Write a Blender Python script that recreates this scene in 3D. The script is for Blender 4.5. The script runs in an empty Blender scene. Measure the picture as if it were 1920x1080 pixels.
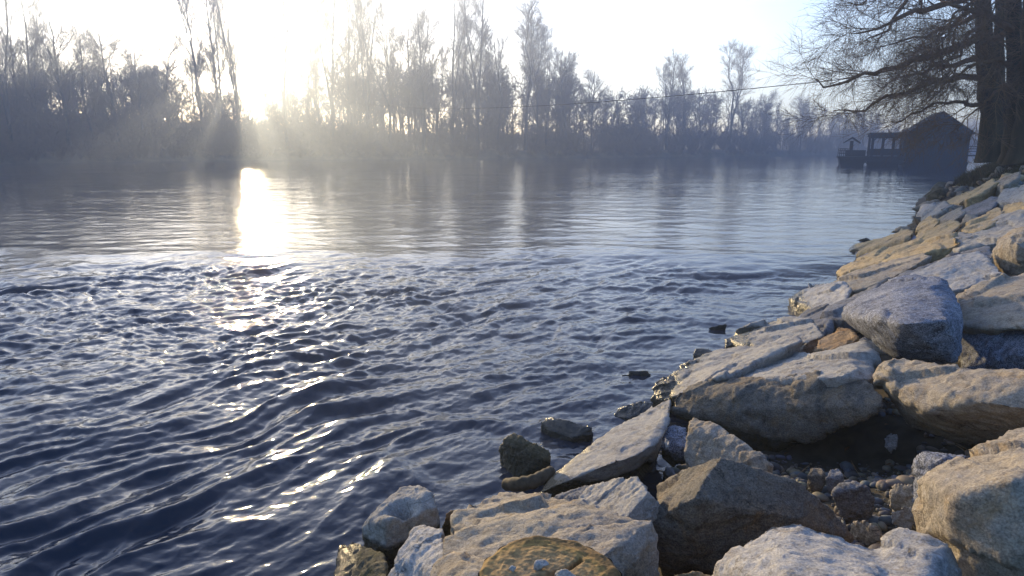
import bpy, bmesh, math, random
import numpy as np
from mathutils import Vector
PI = math.pi
C = bpy.context.scene.collection
sc = bpy.context.scene

# ---------------------------------------------------------------- camera
CAM_H = 1.8
F = 1251.0                     # focal length in 1920-px units (75 deg)
PITCH = math.radians(11.83)
cd = bpy.data.cameras.new('camera'); cam = bpy.data.objects.new('camera', cd); C.objects.link(cam)
cam.location = (0, 0, CAM_H); cam.rotation_euler = (PI/2 - PITCH, 0, 0)
cd.sensor_width = 36; cd.lens = 18*F/960; cd.clip_start = .05; cd.clip_end = 3000
sc.camera = cam
# ---------------------------------------------------------------- world
SUN_AZ, SUN_EL = math.radians(-21.2), math.radians(7.0)
SV = Vector((math.sin(SUN_AZ)*math.cos(SUN_EL), math.cos(SUN_AZ)*math.cos(SUN_EL), math.sin(SUN_EL)))
w = bpy.data.worlds.new('World'); sc.world = w; w.use_nodes = True
N = w.node_tree.nodes; L = w.node_tree.links
bg = N['Background']; sky = N.new('ShaderNodeTexSky'); sky.sky_type = 'NISHITA'; sky.sun_disc = False
sky.sun_elevation = SUN_EL; sky.sun_rotation = SUN_AZ; sky.altitude = 200
sky.air_density = 1.0; sky.dust_density = 1.2; sky.ozone_density = 3.0
bg.inputs['Strength'].default_value = 0.135
# bright aureole of thin mist round the low sun, a function of the direction in the sky only
geo = N.new('ShaderNodeTexCoord')
dot = N.new('ShaderNodeVectorMath'); dot.operation = 'DOT_PRODUCT'; dot.inputs[1].default_value = SV
L.new(geo.outputs['Generated'], dot.inputs[0])
def wmath(op, a, b):
    n = N.new('ShaderNodeMath'); n.operation = op
    for i, v in enumerate((a, b)):
        if hasattr(v, 'default_value'): L.new(v, n.inputs[i])
        else: n.inputs[i].default_value = v
    return n.outputs[0]
dp = wmath('MAXIMUM', dot.outputs['Value'], 0.0)
def lobe(power, col, last):
    p = wmath('POWER', dp, power)
    m = N.new('ShaderNodeVectorMath'); m.operation = 'SCALE'; m.inputs[0].default_value = col; L.new(p, m.inputs['Scale'])
    a = N.new('ShaderNodeVectorMath'); a.operation = 'ADD'; L.new(last, a.inputs[0]); L.new(m.outputs[0], a.inputs[1])
    return a.outputs[0]
tint = N.new('ShaderNodeVectorMath'); tint.operation = 'MULTIPLY'; tint.inputs[1].default_value = (1.0, .93, 1.06)
L.new(sky.outputs[0], tint.inputs[0])
sxyz = N.new('ShaderNodeSeparateXYZ'); L.new(geo.outputs['Generated'], sxyz.inputs[0])
zr = N.new('ShaderNodeValToRGB'); zr.color_ramp.elements[0].position = .08; zr.color_ramp.elements[1].position = .75
zr.color_ramp.elements[0].color = (.95, .95, 1.05, 1); zr.color_ramp.elements[1].color = (.88, .88, 1.12, 1)
L.new(sxyz.outputs[2], zr.inputs[0]); L.new(zr.outputs[0], tint.inputs[1])
o = lobe(900, (3, 2.6, 1.1), tint.outputs[0])
o = lobe(60, (1.0, .92, .40), o)
o = lobe(6, (1.0, 1.0, .85), o)
o = lobe(1.5, (.95, 1.0, 1.25), o)
L.new(o, bg.inputs['Color'])
sd = bpy.data.lights.new('sun', 'SUN'); sd.energy = 5.0; sd.angle = math.radians(.6); sd.color = (1, .75, .40)
sun = bpy.data.objects.new('sun', sd); C.objects.link(sun); sun.rotation_euler = SV.to_track_quat('Z', 'Y').to_euler()
# ---------------------------------------------------------------- render
sc.render.engine = 'CYCLES'; sc.cycles.use_denoising = True
sc.cycles.max_bounces = 5; sc.cycles.diffuse_bounces = 2; sc.cycles.glossy_bounces = 3; sc.cycles.volume_bounces = 0
sc.cycles.sample_clamp_indirect = 6
sc.view_settings.view_transform = 'Standard'; sc.view_settings.look = 'None'
sc.view_settings.exposure = 1.5; sc.view_settings.gamma = 1

# ---------------------------------------------------------------- helpers
def tag(o, label=None, cat=None, group=None, kind=None):
    if label: o['label'] = label
    if cat: o['category'] = cat
    if group: o['group'] = group
    if kind: o['kind'] = kind
    return o
def mesh_np(name, V, Fq, mat, smooth=False, parent=None, loc=None):
    """V (n,3) floats, Fq list of (m,k) index arrays"""
    V = np.asarray(V, np.float32)
    if loc is not None: V = V - np.asarray(loc, np.float32)
    me = bpy.data.meshes.new(name); me.vertices.add(len(V)); me.vertices.foreach_set('co', V.ravel())
    if isinstance(Fq, np.ndarray): Fq = [Fq]
    tot = np.concatenate([np.full(len(f), f.shape[1], np.int32) for f in Fq])
    idx = np.concatenate([f.ravel() for f in Fq]).astype(np.int32)
    me.loops.add(len(idx)); me.loops.foreach_set('vertex_index', idx)
    me.polygons.add(len(tot)); st = np.concatenate([[0], np.cumsum(tot)[:-1]]).astype(np.int32)
    me.polygons.foreach_set('loop_start', st)
    me.polygons.foreach_set('use_smooth', np.full(len(tot), smooth))
    me.update(calc_edges=True); me.validate()
    me.materials.append(mat)
    o = bpy.data.objects.new(name, me); C.objects.link(o)
    if loc is not None: o.location = loc
    if parent: o.parent = parent
    return o
def empty(name, loc, rz=0):
    o = bpy.data.objects.new(name, None); C.objects.link(o); o.location = loc; o.rotation_euler = (0, 0, rz); o.empty_display_size = .2
    return o
# --- gradient noise
_rp = np.random.RandomState(7).permutation(65536).astype(np.int64)
def _h(ix, iy, iz):
    return _rp[(_rp[(_rp[ix & 65535] + iy) & 65535] + iz) & 65535]
def perlin(x, y, z=None):
    if z is None: z = np.zeros_like(x)+.37
    x0, y0, z0 = np.floor(x).astype(np.int64), np.floor(y).astype(np.int64), np.floor(z).astype(np.int64)
    fx, fy, fz = x-x0, y-y0, z-z0
    u, v, w_ = fx**3*(fx*(fx*6-15)+10), fy**3*(fy*(fy*6-15)+10), fz**3*(fz*(fz*6-15)+10)
    def g(dx, dy, dz):
        h = _h(x0+dx, y0+dy, z0+dz)
        a = h*(2*PI/65536.); c = ((h*7919) & 65535)/32768.-1; s = np.sqrt(1-c*c)
        return np.cos(a)*s*(fx-dx)+np.sin(a)*s*(fy-dy)+c*(fz-dz)
    def lp(a, b, t): return a+(b-a)*t
    return lp(lp(lp(g(0,0,0), g(1,0,0), u), lp(g(0,1,0), g(1,1,0), u), v), lp(lp(g(0,0,1), g(1,0,1), u), lp(g(0,1,1), g(1,1,1), u), v), w_)*1.6
def fbm(x, y, z=None, o=4, g=.5):
    a, s, r = 1., 1., 0
    for i in range(o):
        r = r+a*perlin(x*s+17.3*i, y*s-9.1*i, None if z is None else z*s+5.7*i); a *= g; s *= 2.03
    return r
def sstep(a, b, x):
    t = np.clip((x-a)/(b-a), 0, 1); return t*t*(3-2*t)
# --- the near bank: shoreline, slope of the stone pitching
SH = np.array([(-40,-32),(-20,-16),(2.2,-1.25),(2.63,-.75),(3.4,-.03),(4.6,1.13),(7.96,3.39),(10.7,5.29),(25.2,15.4),(70,53),(160,150),(600,640)])
def shore_x(Y): return np.interp(Y, SH[:,0], SH[:,1])
def inland(X, Y): return (X-shore_x(Y))*.83
def bank(X, Y):
    s = inland(X, Y); k = .25+.33*sstep(3, 15, Y)
    z = k*s
    top = 1.55+.0*s
    return np.where(s > 0, np.where(z > top-.3, top-.3*np.exp(-(z-top+.3)/.3), z), z)
def ray(px, py):
    u = (px-960)/F; v = (540-py)/F
    return np.array([u, math.cos(PITCH)+math.sin(PITCH)*v, -math.sin(PITCH)+math.cos(PITCH)*v])
def on_bank(px, py, dz=0.):
    d = ray(px, py); t0 = .5
    f = lambda t: CAM_H+d[2]*t-(max(float(bank(d[0]*t, d[1]*t)), 0.)+dz)
    t = t0
    while f(t) > 0 and t < 90: t *= 1.02
    lo, hi = t/1.02, t
    for _ in range(20):
        m = (lo+hi)/2
        if f(m) > 0: lo = m
        else: hi = m
    return np.array([0, 0, CAM_H])+d*hi
def at_depth(px, py, Y):
    d = ray(px, py); t = Y/d[1]; return np.array([d[0]*t, Y, CAM_H+d[2]*t])
def project(P):
    P = np.asarray(P, float); q = P-np.array([0, 0, CAM_H]); c, s = math.cos(PITCH), math.sin(PITCH)
    f = q[..., 1]*c-q[..., 2]*s; up = q[..., 1]*s+q[..., 2]*c
    return 960+F*q[..., 0]/f, 540-F*up/f
# --- materials
def new_mat(name):
    m = bpy.data.materials.new(name); m.use_nodes = True
    return m, m.node_tree.nodes, m.node_tree.links, m.node_tree.nodes['Principled BSDF']
def flat_mat(name, col, rough=.9, var=.35, scale=4., stretch=(1, 1, 1), spec=.2):
    m, n, l, p = new_mat(name)
    tc = n.new('ShaderNodeTexCoord'); mp = n.new('ShaderNodeMapping'); mp.inputs['Scale'].default_value = stretch
    no = n.new('ShaderNodeTexNoise'); no.inputs['Scale'].default_value = scale; no.inputs['Detail'].default_value = 6
    cr = n.new('ShaderNodeValToRGB')
    cr.color_ramp.elements[0].position = .3; cr.color_ramp.elements[1].position = .7
    cr.color_ramp.elements[0].color = tuple(c*(1-var) for c in col)+(1,)
    cr.color_ramp.elements[1].color = tuple(min(1, c*(1+var)) for c in col)+(1,)
    l.new(tc.outputs['Object'], mp.inputs[0]); l.new(mp.outputs[0], no.inputs['Vector']); l.new(no.outputs[0], cr.inputs[0])
    l.new(cr.outputs[0], p.inputs['Base Color']); p.inputs['Roughness'].default_value = rough
    p.inputs['Specular IOR Level'].default_value = spec
    return m
def wp0(n, l, tc):
    q = n.new('ShaderNodeTexNoise'); q.inputs['Scale'].default_value = 9; q.inputs['Detail'].default_value = 5; l.new(tc.outputs['Object'], q.inputs['Vector'])
    v = n.new('ShaderNodeVectorMath'); v.operation = 'MULTIPLY_ADD'; v.inputs[1].default_value = (.12,)*3; l.new(q.outputs['Color'], v.inputs[0]); l.new(tc.outputs['Object'], v.inputs[2])
    return v.outputs[0]
def rock_mat(name, a, b, stain, speck=.25, moss=0., bed=(1, 1, 2.6), wet=True, stain_amt=.5, gloss=.25):
    """a/b the two stone colours, stain the rust or lichen colour"""
    m, n, l, p = new_mat(name)
    tc = n.new('ShaderNodeTexCoord'); oi = n.new('ShaderNodeObjectInfo'); ge = n.new('ShaderNodeNewGeometry')
    off = n.new('ShaderNodeVectorMath'); off.operation = 'SCALE'; off.inputs[0].default_value = (31, 17, 23); l.new(oi.outputs['Random'], off.inputs['Scale'])
    ad = n.new('ShaderNodeVectorMath'); ad.operation = 'ADD'; l.new(tc.outputs['Object'], ad.inputs[0]); l.new(off.outputs[0], ad.inputs[1])
    mp = n.new('ShaderNodeMapping'); mp.inputs['Scale'].default_value = bed; mp.inputs['Rotation'].default_value = (.3, .25, .6); l.new(ad.outputs[0], mp.inputs[0])
    def noise(scale, detail, rough=.6, vec=mp.outputs[0], dist=0.):
        q = n.new('ShaderNodeTexNoise'); q.inputs['Scale'].default_value = scale; q.inputs['Detail'].default_value = detail
        q.inputs['Roughness'].default_value = rough; q.inputs['Distortion'].default_value = dist; l.new(vec, q.inputs['Vector']); return q.outputs[0]
    def ramp(v, p0, p1, c0=(0, 0, 0, 1), c1=(1, 1, 1, 1)):
        q = n.new('ShaderNodeValToRGB'); q.color_ramp.elements[0].position = p0; q.color_ramp.elements[1].position = p1
        q.color_ramp.elements[0].color = c0; q.color_ramp.elements[1].color = c1; l.new(v, q.inputs[0]); return q.outputs[0]
    def mix(f, c1, c2, mode='MIX'):
        q = n.new('ShaderNodeMix'); q.data_type = 'RGBA'; q.blend_type = mode
        if hasattr(f, 'default_value'): l.new(f, q.inputs['Factor'])
        else: q.inputs['Factor'].default_value = f
        for k, c in ((6, c1), (7, c2)):
            if hasattr(c, 'default_value'): l.new(c, q.inputs[k])
            else: q.inputs[k].default_value = tuple(c)+(1,)
        return q.outputs[2]
    big = noise(2.6, 7, .62, dist=.4)
    col = mix(ramp(big, .38, .62), a, b)
    pat = noise(5.0, 8, .7, tc.outputs['Object'], .8)
    col = mix(ramp(pat, .53, .66), col, tuple(c*.62 for c in a)) if stain is None else mix(ramp(pat, .56-.08*stain_amt, .72), col, stain)
    fine = noise(34, 10, .8)
    g = ramp(fine, .30, .70, (1-speck*1.5,)*3+(1,), (1+speck*.6,)*3+(1,))
    col = mix(1., col, g, 'MULTIPLY')
    vo = n.new('ShaderNodeTexNoise'); vo.inputs['Scale'].default_value = 150; vo.inputs['Detail'].default_value = 3; l.new(tc.outputs['Object'], vo.inputs['Vector'])
    col = mix(1., col, ramp(vo.outputs[0], .30, .62, (1-speck*1.6,)*3+(1,), (1+speck*.7,)*3+(1,)), 'MULTIPLY')
    # pits and hairline cracks
    ve = n.new('ShaderNodeTexVoronoi'); ve.feature = 'DISTANCE_TO_EDGE'; ve.inputs['Scale'].default_value = 3.1
    wp = n.new('ShaderNodeVectorMath'); wp.operation = 'MULTIPLY_ADD'; wp.inputs[1].default_value = (.5,)*3
    nv = n.new('ShaderNodeTexNoise'); nv.inputs['Scale'].default_value = 4; nv.inputs['Detail'].default_value = 5; l.new(mp.outputs[0], nv.inputs['Vector'])
    l.new(nv.outputs['Color'], wp.inputs[0]); l.new(ad.outputs[0], wp.inputs[2]); l.new(wp.outputs[0], ve.inputs['Vector'])
    crack = ramp(ve.outputs['Distance'], .0, .022, (.35, .33, .3, 1), (1, 1, 1, 1))
    ck = ramp(noise(1.7, 2), .50, .66)
    col = mix(ck, col, mix(1., col, crack, 'MULTIPLY'))
    sp = noise(11, 9, .8, tc.outputs['Object'], .3)
    col = mix(1., col, ramp(sp, .36, .50, (.55, .53, .50, 1), (1.04, 1.03, 1.0, 1)), 'MULTIPLY')
    lc = n.new('ShaderNodeTexVoronoi'); lc.inputs['Scale'].default_value = 26; l.new(wp0(n, l, tc), lc.inputs['Vector'])
    col = mix(ramp(lc.outputs['Distance'], .10, .22, (.5, .5, .5, 1), (0, 0, 0, 1)), col, tuple(min(1, c*1.5) for c in b))
    if moss:
        mo = ramp(noise(7, 8, .7, tc.outputs['Object']), .62-.3*moss, .70-.2*moss)
        col = mix(mo, col, (.055, .052, .018))
    p.inputs['Roughness'].default_value = .85; p.inputs['Specular IOR Level'].default_value = gloss
    if wet:       # the wet, algae-darkened band by the waterline
        sx = n.new('ShaderNodeSeparateXYZ'); l.new(ge.outputs['Position'], sx.inputs[0])
        wn = n.new('ShaderNodeMath'); wn.operation = 'MULTIPLY_ADD'; l.new(noise(6, 4), wn.inputs[0]); wn.inputs[1].default_value = .14; wn.inputs[2].default_value = -.02
        sb = n.new('ShaderNodeMath'); sb.operation = 'SUBTRACT'; l.new(sx.outputs[2], sb.inputs[0]); l.new(wn.outputs[0], sb.inputs[1])
        wr = ramp(sb.outputs[0], 0., .035, (1, 1, 1, 1), (0, 0, 0, 1))
        col = mix(wr, col, mix(.55, mix(1., col, (.30, .27, .20), 'MULTIPLY'), (.03, .028, .014)))
        mr = n.new('ShaderNodeMapRange'); l.new(wr, mr.inputs[0]); mr.inputs[3].default_value = .85; mr.inputs[4].default_value = .22
        l.new(mr.outputs[0], p.inputs['Roughness'])
    l.new(col, p.inputs['Base Color'])
    b1 = n.new('ShaderNodeBump'); b1.inputs['Strength'].default_value = .75; b1.inputs['Distance'].default_value = .018; l.new(noise(22, 10, .72), b1.inputs['Height'])
    b2 = n.new('ShaderNodeBump'); b2.inputs['Strength'].default_value = .5; b2.inputs['Distance'].default_value = .02; l.new(crack, b2.inputs['Height']); l.new(b1.outputs[0], b2.inputs['Normal'])
    b3 = n.new('ShaderNodeBump'); b3.inputs['Strength'].default_value = .5; b3.inputs['Distance'].default_value = .005; l.new(vo.outputs[0], b3.inputs['Height']); l.new(b1.outputs[0], b3.inputs['Normal'])
    l.new(b3.outputs[0], p.inputs['Normal'])
    return m
RM = {
 'tan':   rock_mat('tan_stone', (.45,.38,.28), (.35,.31,.26), (.37,.26,.14), .22),
 'gold':  rock_mat('golden_stone', (.58,.43,.22), (.48,.37,.23), (.50,.31,.10), .18),
 'pale':  rock_mat('pale_stone', (.46,.43,.37), (.36,.34,.31), (.33,.30,.27), .16),
 'white': rock_mat('white_stone', (.55,.52,.47), (.42,.41,.40), (.40,.33,.24), .18),
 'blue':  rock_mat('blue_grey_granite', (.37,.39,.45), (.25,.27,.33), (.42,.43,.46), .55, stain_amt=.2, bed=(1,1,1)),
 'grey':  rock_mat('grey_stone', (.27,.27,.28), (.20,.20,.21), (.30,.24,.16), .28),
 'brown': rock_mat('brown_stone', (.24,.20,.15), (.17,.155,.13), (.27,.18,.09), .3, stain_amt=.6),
 'mossy': rock_mat('mossy_stone', (.15,.125,.075), (.10,.09,.06), (.17,.12,.04), .3, moss=.5),
 'wetdark': rock_mat('dark_wet_stone', (.035,.036,.04), (.02,.02,.024), None, .3, gloss=.6),
 'orange': rock_mat('rusty_stone', (.42,.26,.12), (.34,.24,.15), (.40,.20,.07), .22),
}
# --- rock builder
def build_rock(name, hulls, mat, label, cat='rock', group=None, rough=1., vox=None, seed=0, drop=.32, smooth=2, dents=()):
    """hulls: lists of (px, py, dz) read off the stone's edges and laid on the bank, dz metres above the pitching"""
    bm = bmesh.new(); allp = []
    for h in hulls:
        pts = []
        dr = drop
        for p in h:
            q = on_bank(*p[:3]); pts.append(q)
        c = np.mean(pts, 0)
        ext = [q+np.array([(c[0]-q[0])*.12, (c[1]-q[1])*.12, -dr*(p[3] if len(p) > 3 else 1.)]) for q, p in zip(pts, h)]
        pts = pts+ext; allp += pts
        vs = [bm.verts.new(q) for q in pts]
        r = bmesh.ops.convex_hull(bm, input=vs)
        bmesh.ops.delete(bm, geom=[v for v in vs if v.is_valid and not v.link_faces], context='VERTS')
    return finish_rock(name, bm, np.array(allp), mat, label, cat, group, rough, vox, seed, smooth, dents)
def finish_rock(name, bm, allp, mat, label, cat, group, rough, vox, seed, smooth, dents=()):
    size = float(np.linalg.norm(allp.max(0)-allp.min(0)))
    cen = allp.mean(0); dist = np.linalg.norm(cen-np.array([0, 0, CAM_H]))
    v = vox or max(size/90, dist*.0018)
    me = bpy.data.meshes.new('tmp'); bm.to_mesh(me); bm.free()
    o = bpy.data.objects.new('tmp', me); C.objects.link(o)
    md = o.modifiers.new('r', 'REMESH'); md.mode = 'VOXEL'; md.voxel_size = v
    ms = o.modifiers.new('s', 'SMOOTH'); ms.factor = .5; ms.iterations = max(1, int(smooth*size/75/v*1.2))
    dg = bpy.context.evaluated_depsgraph_get(); ev = o.evaluated_get(dg)
    m2 = bpy.data.meshes.new_from_object(ev); C.objects.unlink(o); bpy.data.objects.remove(o); bpy.data.meshes.remove(me)
    n = len(m2.vertices); V = np.empty(n*3, np.float32); m2.vertices.foreach_get('co', V); V = V.reshape(-1, 3).astype(float)
    NN = np.empty(n*3, np.float32); m2.vertex_normals.foreach_get('vector', NN); NN = NN.reshape(-1, 3)
    rs = np.random.RandomState(seed+3); off = rs.rand(3)*50
    # bedding frame
    ax = rs.randn(3)*.35+np.array([0, .2, 1]); ax /= np.linalg.norm(ax)
    P = V-cen
    b = P@ax; Q = P-np.outer(b, ax)*(-1.2)
    q = Q/size
    d = .013*fbm(*(q*2.6+off).T, o=2)                                  # broad lumps
    # chipped facets: nearest of scattered seeds, each with its own tilted plane
    ns = 46; sd_ = rs.uniform(-.6, .6, (ns, 3)); qq = q+.035*np.stack([perlin(*(q*7+off+k*11).T) for k in range(3)], -1)
    D2 = ((qq[:, None]-sd_[None])**2).sum(2); k1 = D2.argmin(1); tl = rs.randn(ns, 3)*.10; am = rs.randn(ns)*.006
    d += am[k1]+(tl[k1]*(q-sd_[k1])).sum(1)*.55
    f = fbm(*(q*7+off+9).T, o=5, g=.6); d += .009*(np.abs(f)-.4)        # broken scallops
    st = fbm(*((P/size)*5+off+3).T, o=2); lay = b/size*14+st*1.3
    fr = lay-np.floor(lay); d += .008*(np.clip(fr*3, 0, 1)-.5)*(1-sstep(.2, .8, np.abs(NN@ax)))   # ledges on the sides
    q2 = P*16; d2 = .0065*fbm(*(q2+off).T, o=5, g=.65)
    V = V+NN*((d*size*.62*rough)[:, None]+(d2*rough)[:, None])
    for (px, py, dz, r_, dep) in dents:
        cpt = on_bank(px, py, dz); dd = np.linalg.norm((V-cpt)*np.array([1, 1, .0]), axis=1)
        V[:, 2] -= (V[:, 2] > cen[2])*dep*np.exp(-(dd/r_)**2*1.6)
    m2.vertices.foreach_set('co', (V-cen).astype(np.float32).ravel()); m2.name = name
    m2.polygons.foreach_set('use_smooth', np.ones(len(m2.polygons), bool)); m2.materials.clear(); m2.materials.append(mat); m2.update()
    o = bpy.data.objects.new(name, m2); C.objects.link(o); o.location = cen
    return tag(o, label, cat, group)

#@@TERRAIN
# ---------------------------------------------------------------- terrain
def grid_mesh(name, X, Y, Z, mat, smooth=True):
    r, c = X.shape; V = np.stack([X, Y, Z], -1).reshape(-1, 3)
    i = np.arange(r*c).reshape(r, c)
    Q = np.stack([i[:-1, :-1], i[:-1, 1:], i[1:, 1:], i[1:, :-1]], -1).reshape(-1, 4)
    return mesh_np(name, V, Q, mat, smooth)
soil = flat_mat('dark_bank_soil', (.055, .045, .030), .95, .5, 9)
ys = np.concatenate([np.linspace(-40, 0, 40), np.linspace(.15, 16, 180), np.linspace(16.3, 90, 150), np.linspace(92, 600, 40)])
ss = np.concatenate([np.linspace(-12, -1, 8), np.linspace(-.9, 5, 110), np.linspace(5.3, 30, 30), np.linspace(35, 500, 12)])
YY, S = np.meshgrid(ys, ss, indexing='ij'); XX = shore_x(YY)+S/.83
ZZ = bank(XX, YY)
ZZ = np.where(S < 0, np.maximum(S*.45, -1.2), ZZ)
hole = .27*(1-sstep(16, 24, YY))*(1-sstep(3.6, 4.6, S))
ZZ = ZZ-hole-.14*np.exp(-(((XX-1.98)/.5)**2+((YY-3.5)/.38)**2)**2)+.03*fbm(XX*2.2, YY*2.2, o=3)*(S > -.6)
tag(grid_mesh('near_bank', XX, YY, ZZ, soil), kind='structure')

# far bank
FB = np.array([(-1500,40),(-300,60),(0,76),(250,92),(470,104),(900,122),(1200,140),(1400,165),(1600,200),(1750,225),(2300,300)])
def far_pt(px, back=0.):
    Y = np.interp(px, FB[:, 0], FB[:, 1]); t = Y/math.cos(PITCH)*.98
    x = (px-960)/F*Y*1.02
    d = np.array([x, Y])/math.hypot(x, Y)
    return np.array([x+d[0]*back, Y+d[1]*back])
pxs = np.linspace(-1500, 2300, 260); bk = np.concatenate([[-6, -3, -1, 0, .6, 1.2, 2, 3, 4.5, 6, 9, 14, 20], np.linspace(30, 900, 12)])
G = np.array([[far_pt(p, b) for b in bk] for p in pxs])
GX, GY = G[..., 0], G[..., 1]; BK = np.broadcast_to(bk, GX.shape)
GZ = np.where(BK < 0, BK*.35, 1.5*(1-np.exp(-BK/1.6))+.35*fbm(GX*.15, GY*.15, o=3)*sstep(.0, 3, BK)+5*sstep(18, 80, BK))
lit = flat_mat('dry_grass_bank', (.13, .10, .06), .95, .45, .6)
tag(grid_mesh('far_bank', GX, GY, GZ, lit), kind='structure')

#@@WATER
# ---------------------------------------------------------------- river
def water_mat():
    m, n, l, p = new_mat('river_water')
    p.inputs['Base Color'].default_value = (.026, .032, .046, 1); p.inputs['Roughness'].default_value = .09; p.inputs['IOR'].default_value = 1.333
    ge = n.new('ShaderNodeNewGeometry'); 
    def nz(scale, st, det, rot=0.):
        mp = n.new('ShaderNodeMapping'); mp.inputs['Scale'].default_value = st; mp.inputs['Rotation'].default_value = (0, 0, rot)
        l.new(ge.outputs['Position'], mp.inputs[0]); q = n.new('ShaderNodeTexNoise'); q.inputs['Scale'].default_value = scale; q.inputs['Detail'].default_value = det
        q.inputs['Roughness'].default_value = .6; l.new(mp.outputs[0], q.inputs['Vector']); return q.outputs[0]
    b1 = n.new('ShaderNodeBump'); b1.inputs['Strength'].default_value = .55; b1.inputs['Distance'].default_value = .028
    l.new(nz(1.6, (1, 1.5, 1), 5, .25), b1.inputs['Height'])
    pt = nz(.34, (.30, 1, 1), 6); pr_ = n.new('ShaderNodeMapRange'); pr_.inputs[1].default_value = .36; pr_.inputs[2].default_value = .64; pr_.inputs[3].default_value = .10; pr_.inputs[4].default_value = .85
    l.new(pt, pr_.inputs[0]); l.new(pr_.outputs[0], b1.inputs['Strength'])
    ro = n.new('ShaderNodeMapRange'); ro.inputs[1].default_value = .36; ro.inputs[2].default_value = .64; ro.inputs[3].default_value = .025; ro.inputs[4].default_value = .075
    l.new(pt, ro.inputs[0]); l.new(ro.outputs[0], p.inputs['Roughness'])
    b2 = n.new('ShaderNodeBump'); b2.inputs['Strength'].default_value = .35; b2.inputs['Distance'].default_value = .006
    l.new(nz(16, (1, 1.3, 1), 5, .6), b2.inputs['Height']); l.new(b1.outputs[0], b2.inputs['Normal'])
    l.new(b2.outputs[0], p.inputs['Normal'])
    return m
def weir_y(X): return 11.1+.35*np.sin(X*.45+1)+.25*np.sin(X*1.1)-.04*X
def water_h(X, Y):
    wy = weir_y(X); down = sstep(.5, -2.2, Y-wy+.9*fbm(X*.5, Y*.9, o=3))                 # 1 = below the sill
    h = -.10*down+.02*np.exp(-((Y-wy-.5)/.5)**2)
    # near the shore the water calms
    s = -inland(X, Y); calm = sstep(0, 1.6, s)
    wx = X+.24*fbm(X*.8, Y*.8, o=2); wy2 = Y+.24*fbm(X*.8+40, Y*.8, o=2)
    ang = math.radians(47)+.35*sstep(-2, 6, X)-.0
    ca, sa = np.cos(math.radians(47)), np.sin(math.radians(47))
    a = wx*ca+wy2*sa; b = -wx*sa+wy2*ca
    n1 = fbm(a*.8, b*3.4, o=3, g=.4); r1 = 1-np.abs(fbm(a*1.0+8, b*3.2+3, o=2, g=.45))*1.7
    swell = .066*n1+.055*r1
    # across-stream standing waves on the right half
    n2 = fbm(wx*.8+20, wy2*2.8, o=2, g=.45); r2 = 1-np.abs(fbm(wx*1.0+60, wy2*3.0, o=2, g=.45))*1.7
    sw2 = .058*n2+.050*r2
    mixr = sstep(-1.5, 3.0, X-(Y-6)*.3+fbm(X*.3, Y*.3, o=2))
    # boils on the left
    bo = sstep(4.5, 6.5, Y)*sstep(.5, -2.0, X)
    r3 = 1-np.abs(fbm(wx*2.8+5, wy2*4.0, o=3, g=.55))*1.7
    boil = .028*r3+.040*fbm(wx*2.8, wy2*3.8, o=3, g=.55)
    big = (swell*(1-mixr)+sw2*mixr)*(1-.55*bo)+boil*bo
    amp = .55+.45*sstep(-.5, .5, fbm(X*.45+7, Y*.45, o=2))
    amp = amp*(.25+.75*calm)
    small = .008*fbm(wx*4.5, wy2*6.5, o=3, g=.55)+.0055*(1-np.abs(fbm((X+Y)*3.5, (Y-X)*7.5, o=3, g=.5))*1.8)
    h = h+down*(big*amp+small*(.6+.4*calm))
    h = h+(1-down)*.011*fbm(X*1.1, Y*2.2, o=4, g=.6)*(Y < 60)
    return h
rr = [1.0]
while rr[-1] < 900: rr.append(rr[-1]*(1.0042 if rr[-1] < 14 else (1.008 if rr[-1] < 60 else 1.05)))
rr = np.array(rr); th = np.radians(np.concatenate([np.linspace(-110, -44, 60), np.linspace(-43.9, 42, 1050), np.linspace(43, 70, 30)]))
TH, RR = np.meshgrid(th, rr); WX, WY = RR*np.sin(TH), RR*np.cos(TH)
WZ = np.empty_like(WX)
for i in range(0, len(rr), 100): WZ[i:i+100] = water_h(WX[i:i+100], WY[i:i+100])
wat = tag(grid_mesh('river_water', WX, WY, WZ, water_mat()), kind='structure')

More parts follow.
